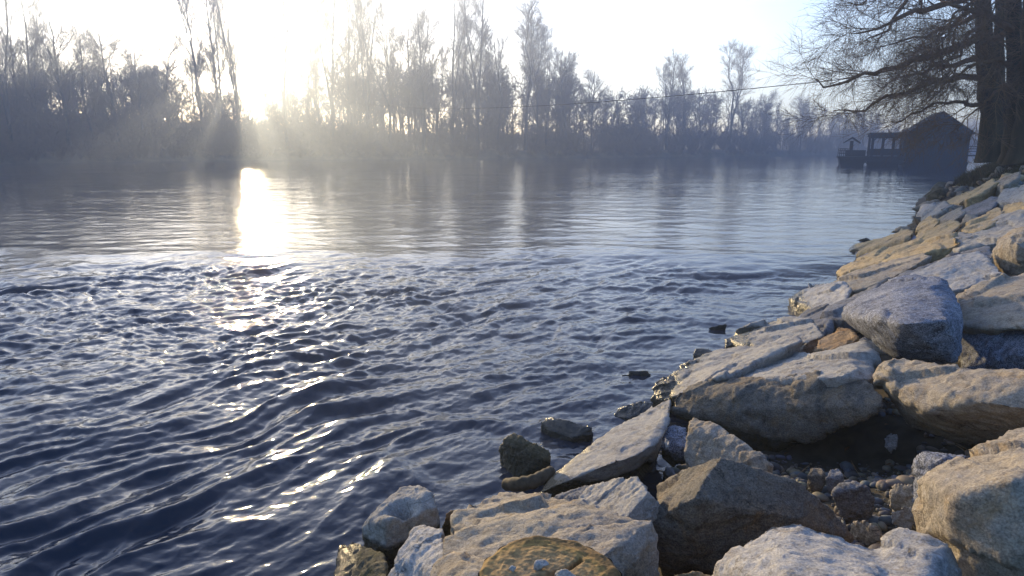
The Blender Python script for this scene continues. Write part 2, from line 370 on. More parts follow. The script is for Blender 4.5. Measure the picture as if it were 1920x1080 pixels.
#@@ROCKS
exec_rocks = True
ROCKS = [
 # name, hulls, material, label, options
 ('boulder', [[(1725,892,.10),(1760,868,.12),(1845,842,.13),(1922,797,.13),(2040,760,.1),(2080,900,.15),(1900,905,.26),(1790,925,.22),(1738,962,-.02),(1790,1025,-.08),(1850,1110,-.1),(2000,1160,-.05)]], 'tan', 'big cream rust-flecked boulder at the lower right corner', dict(drop=.3, rough=1.1)),
 ('rock_slab', [[(1716,858,.03),(1735,851,.05),(1812,853,.05),(1815,880,.05),(1732,905,-.05),(1716,885,-.05)]], 'blue', 'squared blue-grey stone tucked behind the big cream corner boulder', dict(drop=.15)),
 ('boulder', [[(1318,1105,.0),(1352,1050,.12),(1400,1000,.13),(1442,976,.14),(1482,968,.14),(1540,982,.12),(1640,1022,.06),(1660,1100,.15),(1480,1120,.22),(1600,1180,.1),(1380,1180,.05)],
              [(1610,1032,.05),(1658,1000,.07),(1690,985,.08),(1742,1002,.08),(1786,1020,.06),(1806,1060,.0),(1800,1120,-.05),(1700,1130,.1),(1630,1120,.1)]], 'white', 'humped whitish boulder with a second lower lobe at the bottom edge', dict(drop=.25)),
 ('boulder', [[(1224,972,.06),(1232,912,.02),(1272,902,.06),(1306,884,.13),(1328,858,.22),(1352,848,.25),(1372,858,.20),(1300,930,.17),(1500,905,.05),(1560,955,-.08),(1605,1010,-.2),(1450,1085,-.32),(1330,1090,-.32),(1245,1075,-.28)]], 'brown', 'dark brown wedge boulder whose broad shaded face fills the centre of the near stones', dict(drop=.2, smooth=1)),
 ('boulder', [[(1288,800,.10),(1300,780,.12),(1345,795,.10),(1395,825,.06),(1450,872,-.02),(1440,895,-.15),(1350,900,-.12),(1302,900,-.15),(1286,860,-.06)]], 'tan', 'upright triangular tan stone leaning under the dark-fronted slab', dict(drop=.15, smooth=1)),
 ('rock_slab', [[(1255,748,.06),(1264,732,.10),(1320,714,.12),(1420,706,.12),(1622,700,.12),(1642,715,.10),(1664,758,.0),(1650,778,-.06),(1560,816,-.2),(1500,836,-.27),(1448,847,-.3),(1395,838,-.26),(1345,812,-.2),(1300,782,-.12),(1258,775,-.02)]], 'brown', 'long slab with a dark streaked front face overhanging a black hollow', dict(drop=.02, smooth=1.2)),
 ('rock_slab', [[(1372,718,.08),(1424,682,.06),(1456,664,.06),(1496,654,.08),(1560,662,.13),(1615,690,.16),(1560,706,.15)],
                [(1555,662,.12),(1600,650,.15),(1624,634,.17),(1638,660,.13),(1640,708,.10),(1570,708,.14)]], 'pale', 'flat pale stone with a ridged right end behind the dark-fronted slab', dict(drop=.25)),
 ('rock_slab', [[(1238,752,-.08),(1254,705,.0),(1284,684,.03),(1342,660,.05),(1442,640,.07),(1498,631,.12),(1506,637,.15),(1452,657,.17),(1400,681,.17),(1364,706,.15),(1300,722,.10),(1258,742,.05)]], 'pale', 'long light slab sloping into the water with a dark broken inner edge', dict(drop=.22, smooth=1)),
 ('rock_slab', [[(1362,632,-.02),(1384,622,.0),(1422,604,.03),(1480,593,.06),(1522,597,.08),(1552,626,.08),(1512,640,.05),(1390,650,.0)]], 'pale', 'wide low grey-cream slab at the waterline above the long light slab', dict(drop=.25)),
 ('stone', [[(1530,656,.08),(1534,636,.10),(1575,612,.14),(1596,614,.14),(1612,633,.13),(1594,646,.10),(1560,658,.08)]], 'orange', 'small orange-tan stone wedged left of the blue granite boulder', dict(drop=.15)),
 ('boulder', [[(1577,590,.24),(1583,570,.27),(1622,548,.30),(1668,522,.33),(1712,514,.35),(1762,522,.34),(1792,550,.30),(1803,600,.24),(1798,645,.08),(1790,684,-.04),(1745,682,-.06),(1690,676,-.05),(1645,645,.02),(1600,614,.14),(1690,606,.36),(1780,598,.33)]], 'blue', 'large blue-grey speckled granite boulder with an angular lower face', dict(drop=.0, smooth=.7, rough=.8)),
 ('rock_slab', [[(1786,552,.16),(1832,530,.2),(1922,507,.2),(2020,480,.2),(2030,620,.1),(1920,612,.08),(1800,614,.06)]], 'tan', 'broad tan slab with a rusty lower rim right of the blue granite boulder', dict(drop=.06)),
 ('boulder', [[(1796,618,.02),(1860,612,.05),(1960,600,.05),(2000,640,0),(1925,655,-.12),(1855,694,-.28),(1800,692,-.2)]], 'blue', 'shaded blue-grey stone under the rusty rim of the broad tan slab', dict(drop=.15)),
 ('rock_slab', [[(1642,702,.14),(1656,682,.17),(1692,673,.18),(1752,680,.18),(1832,695,.17),(1930,700,.17),(2030,706,.17),(2030,780,.05),(1915,778,.04),(1842,755,.1),(1740,770,.02),(1690,755,.02),(1650,728,.04),(1700,800,-.22),(1820,835,-.3),(1930,820,-.3)]], 'tan', 'broad cream slab below the blue granite boulder, undercut in front', dict(drop=.0, smooth=1)),
 ('rock_slab', [[(1694,520,.1),(1722,500,.13),(1790,480,.17),(1838,472,.18),(1856,482,.17),(1888,520,.1),(1850,532,.06),(1790,545,.02),(1740,545,.02)]], 'white', 'whitish speckled stone just above the blue granite boulder', dict(drop=.2)),
 ('boulder', [[(1862,472,.16),(1870,448,.26),(1898,428,.34),(1926,419,.37),(1990,430,.3),(1990,500,.05),(1922,510,.0),(1890,502,.02),(1868,486,.06),(1905,455,.32)]], 'tan', 'rounded pinkish-cream boulder crossed by a dark crack at the right edge', dict(drop=.1, smooth=4)),
 ('rock_slab', [[(1543,592,.0),(1550,578,.03),(1640,541,.10),(1702,505,.12),(1800,470,.12),(1860,456,.12),(1872,475,.08),(1790,500,.05),(1700,535,.05),(1640,565,.05),(1580,600,-.03),(1552,604,-.06)]], 'grey', 'long narrow grey slab running up the bank behind the blue granite boulder', dict(drop=.2)),
 ('stone', [[(1476,558,-.02),(1500,543,.04),(1532,530,.08),(1582,526,.12),(1598,540,.10),(1588,560,.04),(1570,578,-.02),(1528,584,-.06),(1500,572,-.06)]], 'white', 'whitish block with a dark notched end standing at the waterline', dict(drop=.25, smooth=1)),
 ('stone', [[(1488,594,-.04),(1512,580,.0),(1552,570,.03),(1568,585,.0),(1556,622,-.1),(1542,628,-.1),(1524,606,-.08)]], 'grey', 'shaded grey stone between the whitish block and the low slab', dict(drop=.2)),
 ('rock_slab', [[(1548,534,-.02),(1600,508,.02),(1672,488,.05),(1734,470,.08),(1748,480,.08),(1700,505,.05),(1652,530,.02),(1600,547,-.02),(1575,545,-.04)]], 'tan', 'tapering tan slab with a wavy shaded lower edge near the sill', dict(drop=.25)),
 ('rock_slab', [[(1562,506,-.02),(1578,495,.02),(1642,470,.06),(1742,444,.10),(1792,438,.12),(1804,454,.10),(1742,468,.07),(1690,486,.04),(1640,496,.02),(1580,514,-.04)]], 'gold', 'long pointed golden slab reaching the water at the sill', dict(drop=.25)),
 ('rock_slab', [[(1589,475,-.04),(1600,462,.02),(1642,448,.06),(1702,428,.10),(1716,432,.10),(1702,446,.06),(1650,462,.01),(1610,476,-.04)]], 'gold', 'narrow log-like golden stone pointing into the calm water', dict(drop=.25)),
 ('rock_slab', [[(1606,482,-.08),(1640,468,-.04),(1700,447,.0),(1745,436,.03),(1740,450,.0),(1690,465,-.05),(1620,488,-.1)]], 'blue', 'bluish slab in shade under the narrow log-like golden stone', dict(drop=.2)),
 ('stone', [[(1718,446,.02),(1721,416,.13),(1746,401,.17),(1763,413,.15),(1748,426,.1),(1727,448,.02)]], 'gold', 'upright yellow block with a dark top behind the golden slabs', dict(drop=.2)),
 ('rock_slab', [[(1722,448,.03),(1748,425,.08),(1784,411,.1),(1806,417,.1),(1786,436,.07),(1735,452,.02)]], 'gold', 'smooth golden slab right of the upright yellow block', dict(drop=.25)),
 ('stone', [[(1776,434,.04),(1790,420,.06),(1818,414,.08),(1804,436,.04)]], 'mossy', 'dark olive stone between two golden slabs', dict(drop=.2)),
 ('rock_slab', [[(1802,438,.08),(1816,414,.14),(1852,398,.17),(1874,386,.2),(1884,396,.18),(1866,420,.12),(1832,436,.08)]], 'gold', 'golden slab with a blue shaded right end, midway up the bank', dict(drop=.25)),
 ('rock_slab', [[(1738,462,.05),(1792,440,.08),(1852,430,.1),(1884,404,.14),(1924,397,.15),(2000,392,.15),(2000,426,.1),(1902,432,.08),(1862,452,.06),(1800,470,.03)]], 'pale', 'wide pale slab just above the rounded pinkish-cream boulder', dict(drop=.25)),
 ('stone', [[(1878,404,.14),(1882,384,.2),(1906,378,.22),(1922,380,.22),(1990,385,.2),(1990,400,.12),(1915,402,.12)]], 'gold', 'squat yellow block resting on the wide pale slab', dict(drop=.2)),
 ('boulder', [[(1868,380,.08),(1882,358,.16),(1922,345,.2),(1990,338,.2),(1990,376,.12),(1900,378,.1)]], 'pale', 'arched pale stone above the squat yellow block at the right edge', dict(drop=.2)),
 ('rock_slab', [[(1796,400,.03),(1822,386,.08),(1862,366,.12),(1876,370,.12),(1862,388,.08),(1818,404,.03)]], 'grey', 'grey stone left of the arched pale stone', dict(drop=.25)),
 ('rock_slab', [[(1758,412,.0),(1782,396,.05),(1804,388,.08),(1812,398,.05),(1790,412,.02)]], 'tan', 'small tan slab behind the smooth golden slab', dict(drop=.25)),
 ('rock_slab', [[(1722,404,-.02),(1745,388,.04),(1770,378,.07),(1788,384,.06),(1762,398,.02),(1740,408,-.02)]], 'pale', 'flat pale stone at the waterline above the upright yellow block', dict(drop=.25)),
 ('stone', [[(1722,400,-.05),(1730,384,.02),(1752,378,.06),(1756,384,.03),(1738,398,-.04)]], 'white', 'narrow white-edged stone standing in the shallows', dict(drop=.2)),
 ('rock_slab', [[(1800,372,.06),(1820,358,.1),(1862,335,.14),(1872,342,.13),(1842,362,.09),(1812,376,.05)]], 'gold', 'golden slab leaning below the grassy bank', dict(drop=.25)),
 ('rock_slab', [[(1862,346,.1),(1884,330,.14),(1914,322,.16),(1912,332,.14),(1884,348,.1)]], 'tan', 'tan slab leaning against the grassy bank at the right edge', dict(drop=.25)),
 ('rock_slab', [[(1768,384,.03),(1790,368,.07),(1818,358,.1),(1822,366,.08),(1798,380,.04)]], 'gold', 'small yellow-flecked slab in the tumble below the big trees', dict(drop=.25)),
 ('stone', [[(1736,368,-.04),(1748,355,.03),(1772,350,.05),(1778,362,.02),(1752,372,-.03)]], 'mossy', 'dark mossy stone at the farthest visible waterline', dict(drop=.2)),
 ('stone', [[(1768,362,.02),(1776,346,.1),(1788,338,.12),(1796,350,.08),(1784,364,.02)]], 'brown', 'brown upright stone beside the dark mossy stone', dict(drop=.2)),
 ('stone', [[(1742,356,-.04),(1752,344,.03),(1770,342,.05),(1772,350,.02)]], 'mossy', 'small dark stone jutting out of the water below the mill', dict(drop=.2)),
 # foreground left
 ('boulder', [[(678,1008,.02),(678,984,.08),(692,962,.13),(722,936,.17),(752,914,.19),(786,907,.20),(806,920,.2),(820,952,.14),(826,980,.02),(795,1000,-.05),(762,1024,-.08),(728,1034,-.08),(698,1026,-.05),(720,975,.18)]], 'pale', 'rounded grey-white boulder with a hollowed top sitting in the water', dict(drop=.2, smooth=4, dents=[(752,960,.16,.07,.13)])),
 ('boulder', [[(716,1095,.0),(746,1040,.10),(776,992,.16),(792,984,.17),(830,990,.17),(840,1100,.15),(780,1130,.05)]], 'white', 'white veined block between the hollowed boulder and the big tan slab', dict(drop=.3, smooth=1.4)),
 ('boulder', [[(628,1110,-.05),(638,1022,.0),(664,1012,.06),(690,1034,.05),(720,1036,.06),(728,1110,.02)]], 'mossy', 'low mossy stone half under water at the bottom edge', dict(drop=.25)),
 ('rock_slab', [[(816,1100,.18),(826,1002,.21),(850,964,.21),(902,934,.2),(936,917,.19),(1002,921,.18),(1082,940,.17),(1152,965,.17),(1225,974,.16),(1238,1012,.1),(1240,1100,-.05),(1150,1030,.2),(1000,1120,.2),(860,1140,.2)]], 'tan', 'big rippled tan slab behind the sawn stump', dict(drop=.3, smooth=1, rough=1.1)),
 ('rock_slab', [[(998,930,-.06),(1040,886,-.02),(1092,850,.02),(1162,795,.06),(1222,760,.09),(1256,762,.10),(1256,792,.06),(1238,826,.05),(1200,850,.06),(1140,870,.04),(1060,892,.0),(1225,880,-.25),(1190,915,-.25),(1080,945,-.2)]], 'pale', 'long smooth pale slab dipping towards the water above the tan slab', dict(drop=.05, smooth=1, rough=.7)),
 ('stone', [[(1240,830,-.02),(1244,806,.02),(1262,796,.03),(1286,800,.02),(1290,838,-.05),(1262,850,-.08)]], 'blue', 'blue-grey stone wedged beside the pebble-filled gap', dict(drop=.1)),
 ('boulder', [[(1082,946,.10),(1100,915,.13),(1150,896,.17),(1192,893,.19),(1216,922,.17),(1244,955,.08),(1232,985,.03),(1160,985,.1),(1095,965,.08)]], 'pale', 'angular cream stone with a raised peak above the tan slab', dict(drop=.22, smooth=1)),
 ('rock_slab', [[(1025,938,.03),(1055,924,.06),(1098,912,.09),(1126,908,.1),(1100,930,.08),(1080,950,.04)]], 'grey', 'thin dark-edged flake left of the cream peaked stone', dict(drop=.15, smooth=1)),
 ('boulder', [[(934,842,.0),(944,822,.08),(964,811,.12),(1000,828,.13),(1034,845,.10),(1030,880,-.02),(1000,900,-.10),(962,904,-.12),(948,872,-.06)]], 'mossy', 'olive mossy boulder standing alone in the shallow water', dict(drop=.25, smooth=1)),
 ('rock_slab', [[(1012,790,-0.025),(1026,780,0.005),(1060,784,0.025),(1110,800,0.005),(1114,814,-0.035),(1075,822,-0.055),(1030,808,-0.055)]], 'wetdark', 'flat blue-black stone awash in the ripples', dict(drop=.2, smooth=5, rough=.7)),
 ('stone', [[(826,985,.0),(836,962,.06),(850,952,.08),(866,956,.06),(852,985,.0)]], 'orange', 'small rusty brown stone between hollowed boulder and tan slab', dict(drop=.15)),
 ('stone', [[(1222,748,-.03),(1228,715,.02),(1258,700,.05),(1268,720,.04),(1256,752,.0)]], 'brown', 'wet brown pebbly stone at the tip of the long light slab', dict(drop=.2, rough=1.2)),
 ('stone', [[(1225,766,.02),(1240,752,.05),(1258,748,.06),(1256,766,.04)]], 'pale', 'small pale stone between two pale slabs by the water', dict(drop=.2)),
 ('stone', [[(1150,778,-0.085),(1165,760,-0.035),(1200,752,-0.005),(1226,750,0.005),(1222,770,-0.035),(1180,785,-0.075)]], 'wetdark', 'rough dark wet stone beside the small pale stone', dict(drop=.2, smooth=5)),
 ('stone', [[(1298,664,-0.047),(1304,652,0.003),(1330,652,0.013),(1344,662,-0.007),(1330,672,-0.047)]], 'wetdark', 'black wet stone just off the long light slab', dict(drop=.11, smooth=7, rough=.5)),
 ('stone', [[(1322,616,-0.077),(1340,608,-0.027),(1362,606,-0.017),(1380,614,-0.067)]], 'wetdark', 'dark stone breaking the surface, farthest of the wet stones', dict(drop=.11, smooth=7, rough=.5)),
 ('stone', [[(1360,650,-0.055),(1360,634,-0.015),(1378,630,0.015),(1392,642,-0.015)]], 'brown', 'dark brown stone under the tip of the low grey-cream slab', dict(drop=.2)),
 ('stone', [[(1165,702,-0.077),(1190,690,-0.027),(1212,690,-0.027),(1222,700,-0.067)]], 'wetdark', 'small dark wet stone off the pebbly brown stone', dict(drop=.11, smooth=7, rough=.5)),
 ('stone', [[(1232,1095,-.05),(1262,1076,.02),(1310,1068,.04),(1345,1085,.0),(1320,1120,-.05)]], 'gold', 'yellowish stone low in the gap at the bottom edge', dict(drop=.15)),
 # cobbles in the hollow
 ('cobble', [[(1562,925,-.12),(1570,908,-.1),(1605,902,-.1),(1628,912,-.1),(1642,935,-.16),(1636,962,-.24),(1590,965,-.24)]], 'grey', 'square grey cobble with a pale face in the middle of the hollow', dict(drop=.06)),
 ('cobble', [[(1668,925,-.14),(1676,906,-.1),(1728,905,-.08),(1735,935,-.14),(1690,948,-.2)]], 'tan', 'pinkish cobble touching the big cream corner boulder', dict(drop=.06, smooth=3)),
 ('cobble', [[(1668,955,-.18),(1684,944,-.15),(1722,948,-.15),(1732,960,-.18),(1712,975,-.22),(1680,972,-.22)]], 'pale', 'oval pale cobble below the pinkish cobble', dict(drop=.05, smooth=4)),
 ('cobble', [[(1592,980,-.2),(1604,974,-.17),(1640,980,-.16),(1656,998,-.2),(1630,1012,-.25),(1605,1005,-.25)]], 'tan', 'flat oval tan cobble beside the humped whitish boulder', dict(drop=.05, smooth=4)),
 ('cobble', [[(1512,892,-.18),(1520,876,-.15),(1538,874,-.15),(1550,890,-.17),(1542,908,-.22),(1520,908,-.22)]], 'brown', 'round brown cobble at the left of a pair in the hollow', dict(drop=.05, smooth=5)),
 ('cobble', [[(1548,896,-.18),(1556,878,-.15),(1574,876,-.15),(1584,892,-.17),(1576,910,-.22),(1556,912,-.22)]], 'grey', 'round blue-grey cobble at the right of a pair in the hollow', dict(drop=.05, smooth=5)),
 ('cobble', [[(1652,825,-.22),(1662,812,-.18),(1682,810,-.17),(1690,822,-.2),(1675,838,-.26)]], 'grey', 'greenish cobble lodged below the undercut cream slab', dict(drop=.05, smooth=3)),
 ('cobble', [[(1243,888,-.14),(1248,876,-.1),(1262,874,-.1),(1268,890,-.12),(1262,908,-.18),(1246,908,-.18)]], 'grey', 'largest grey cobble in the narrow pebble-filled gap', dict(drop=.05, smooth=5)),
 ('cobble', [[(1241,826,.03),(1246,819,.06),(1256,822,.06),(1259,832,.04),(1250,836,.02)]], 'white', 'small white pebble on top of the blue-grey wedged stone', dict(drop=.03, smooth=5)),
]
for i, (nm, hulls, mk, lab, opt) in enumerate(ROCKS):
    ro = build_rock(nm, hulls, RM[mk], lab, seed=i*7+1, **opt)
# ---------------------------------------------------------------- gravel and log
def tube_np(P, R, sides):
    """P (B,n,3), R (B,n) -> verts, quads"""
    B, n, _ = P.shape; T = np.gradient(P, axis=1); T /= np.linalg.norm(T, axis=2, keepdims=True)+1e-9
    up = np.where(np.abs(T[:, :1, 2:3]) < .9, np.array([0, 0, 1.]), np.array([1., 0, 0])); up = np.broadcast_to(up, T.shape)
    U = np.cross(T, up); U /= np.linalg.norm(U, axis=2, keepdims=True)+1e-9; W = np.cross(T, U)
    a = np.arange(sides)*2*PI/sides
    V = P[:, :, None]+R[:, :, None, None]*(np.cos(a)[:, None]*U[:, :, None]+np.sin(a)[:, None]*W[:, :, None])
    i = np.arange(B*n*sides).reshape(B, n, sides); j = np.roll(i, -1, 2)
    return V.reshape(-1, 3), np.stack([i[:, :-1], j[:, :-1], j[:, 1:], i[:, 1:]], -1).reshape(-1, 4)
def join_tubes(lst):
    VV, QQ, k = [], [], 0
    for P, R, s in lst:
        V, Q = tube_np(P, R, s); VV.append(V); QQ.append(Q+k); k += len(V)
    return np.concatenate(VV), np.concatenate(QQ)
def blob_mesh(rs, n=1):
    bm = bmesh.new(); bmesh.ops.create_icosphere(bm, subdivisions=n, radius=1)
    V = np.array([v.co[:] for v in bm.verts]); Fc = np.array([[v.index for v in f.verts] for f in bm.faces]); bm.free()
    return V, Fc
BV, BF = blob_mesh(None, 2)
def gravel(name, centers, radii, mat, label):
    rs = np.random.RandomState(5); VV, FF = [], []; k = 0
    for c, r in zip(centers, radii):
        s = r*(np.array([1.1, .85, .6])*(1+.25*rs.randn(3))).clip(.35, 1.5)
        a = rs.rand()*6.3; V = BV*(1+.13*perlin(*(BV*1.3+rs.rand(3)*40).T))[:, None]*s
        V = V@np.array([[math.cos(a), math.sin(a), 0], [-math.sin(a), math.cos(a), 0], [0, 0, 1]])+c
        VV.append(V); FF.append(BF+k); k += len(V)
    o = mesh_np(name, np.concatenate(VV), np.concatenate(FF), mat, True)
    return tag(o, label, 'gravel', kind='stuff')
def gravel_mat():
    m, n, l, p = new_mat('river_gravel'); ge = n.new('ShaderNodeNewGeometry'); cr = n.new('ShaderNodeValToRGB')
    cr.color_ramp.elements[0].color = (.09, .085, .08, 1); cr.color_ramp.elements[1].color = (.30, .28, .25, 1)
    e = cr.color_ramp.elements.new(.35); e.color = (.22, .18, .12, 1); e = cr.color_ramp.elements.new(.7); e.color = (.13, .14, .15, 1)
    cr.color_ramp.interpolation = 'CONSTANT'
    l.new(ge.outputs['Random Per Island'], cr.inputs[0])
    no = n.new('ShaderNodeTexNoise'); no.inputs['Scale'].default_value = 60; no.inputs['Detail'].default_value = 4
    mx = n.new('ShaderNodeMix'); mx.data_type = 'RGBA'; mx.blend_type = 'MULTIPLY'; mx.inputs['Factor'].default_value = .5
    l.new(cr.outputs[0], mx.inputs[6]); l.new(no.outputs['Color'], mx.inputs[7]); l.new(mx.outputs[2], p.inputs['Base Color']); p.inputs['Roughness'].default_value = .75
    return m
def ground_z(x, y):
    s = inland(x, y); z = bank(x, y); z = np.where(s < 0, np.maximum(s*.45, -1.2), z)
    hole = .27*(1-sstep(16, 24, y))*(1-sstep(3.6, 4.6, s)); return z-hole-.14*np.exp(-(((x-1.98)/.5)**2+((y-3.5)/.38)**2)**2)+.03*fbm(x*2.2, y*2.2, o=3)*(s > -.6)
rs = np.random.RandomState(11)
gy = rs.uniform(1.2, 15, 9000); gs = rs.uniform(-.5, 3.6, 9000); gx = shore_x(gy)+gs/.83
gx = np.concatenate([gx, rs.uniform(.9, 2.6, 3500)]); gy = np.concatenate([gy, rs.uniform(1.6, 4.2, 3500)])
gr = .006+.034*rs.rand(len(gx))**3.5; gz = ground_z(gx, gy)+gr*.3
ppx, ppy = project(np.stack([gx, gy, gz], -1)); ok = (ppx > 550) & (ppx < 2000) & (ppy < 1150) & (inland(gx, gy) > -.5) & ((perlin(gx*2.7, gy*2.7) > -.12) | ((ppx > 1200) & (ppy > 855))) & ~((ppx > 1490) & (ppx < 1725) & (ppy > 780) & (ppy < 868))
gravel('gravel', np.stack([gx, gy, gz], -1)[ok], gr[ok], gravel_mat(), 'mixed gravel and pebbles filling the gaps between the boulders')
# filler stones under and between the traced ones, single objects
labs = ['small loose stone half hidden in the tumble of bank boulders']
k = 0
for i in range(70):
    Y = rs.uniform(3, 26); s = rs.uniform(.05, 2.7); X = float(shore_x(Y))+s/.83
    px, py = project([X, Y, float(bank(X, Y))])
    if not (900 < px < 1960) or py > 1050 or (px > 1200 and py > 765): continue
    r = rs.uniform(.10, .22)*(1+.02*Y); bm = bmesh.new()
    base = np.array([X, Y, float(bank(X, Y))-.55*r-.05*(Y < 8)-.03])
    vs = [bm.verts.new(base+rs.randn(3)*np.array([.6, .6, .38])*r*.95) for _ in range(14)]
    bmesh.ops.convex_hull(bm, input=vs); bmesh.ops.delete(bm, geom=[v for v in vs if v.is_valid and not v.link_faces], context='VERTS')
    P = np.array([v.co[:] for v in bm.verts])
    finish_rock('stone', bm, P, RM[['tan', 'gold', 'pale', 'grey', 'brown', 'tan'][k % 6]], labs[0], 'rock', 'small stones filling the gaps in the bank', 1., max(.012, Y*.0028), 900+i, 2); k += 1

# dry stalks and twigs caught between the stones
n_ = 420; ty_ = rs.uniform(1.6, 12, n_); ts_ = rs.uniform(.0, 3.0, n_); tx_ = shore_x(ty_)+ts_/.83; P0 = np.stack([tx_, ty_, ground_z(tx_, ty_)+.01], -1)
dv = rs.randn(n_, 3)*np.array([1, 1, .35]); dv /= np.linalg.norm(dv, axis=1)[:, None]; L_ = rs.uniform(.05, .22, n_)[:, None]; P1 = P0+dv*L_*.5+rs.randn(n_, 3)*.008; P2 = P0+dv*L_+[0, 0, .01]
Vt, Qt = join_tubes([(np.stack([P0, P1, P2], 1), rs.uniform(.0012, .0035, n_)[:, None]*np.array([1, .8, .4]), 4)])
tag(mesh_np('plant_litter', Vt, Qt, flat_mat('dry_stalks', (.22, .16, .09), .9, .4, 4)), 'dry stalks and small twigs caught between the bank stones', 'litter', kind='stuff')
# dead leaves blown into the gaps
n_ = 900; ly = rs.uniform(1.6, 14, n_); ls = rs.uniform(.15, 3.2, n_); lx = shore_x(ly)+ls/.83; lz = ground_z(lx, ly)+.02
q_ = rs.randn(n_, 2, 3)*np.array([1, 1, .45]); q_ = q_/np.linalg.norm(q_, axis=2, keepdims=True); sz = rs.uniform(.012, .03, n_)[:, None]
c_ = np.stack([lx, ly, lz], -1); A_, B_ = q_[:, 0]*sz, q_[:, 1]*sz*.6
Vl = np.stack([c_-A_, c_-A_*.1-B_+[0, 0, .006], c_+A_, c_-A_*.1+B_+[0, 0, .006]], 1).reshape(-1, 3); i_ = np.arange(n_)*4
tag(mesh_np('dead_leaves', Vl, np.concatenate([np.stack([i_, i_+1, i_+2], -1), np.stack([i_, i_+2, i_+3], -1)]), flat_mat('dead_leaf', (.16, .085, .035), .8, .5, 3)), 'brown dead leaves blown between the stones of the bank', 'leaves', kind='stuff')
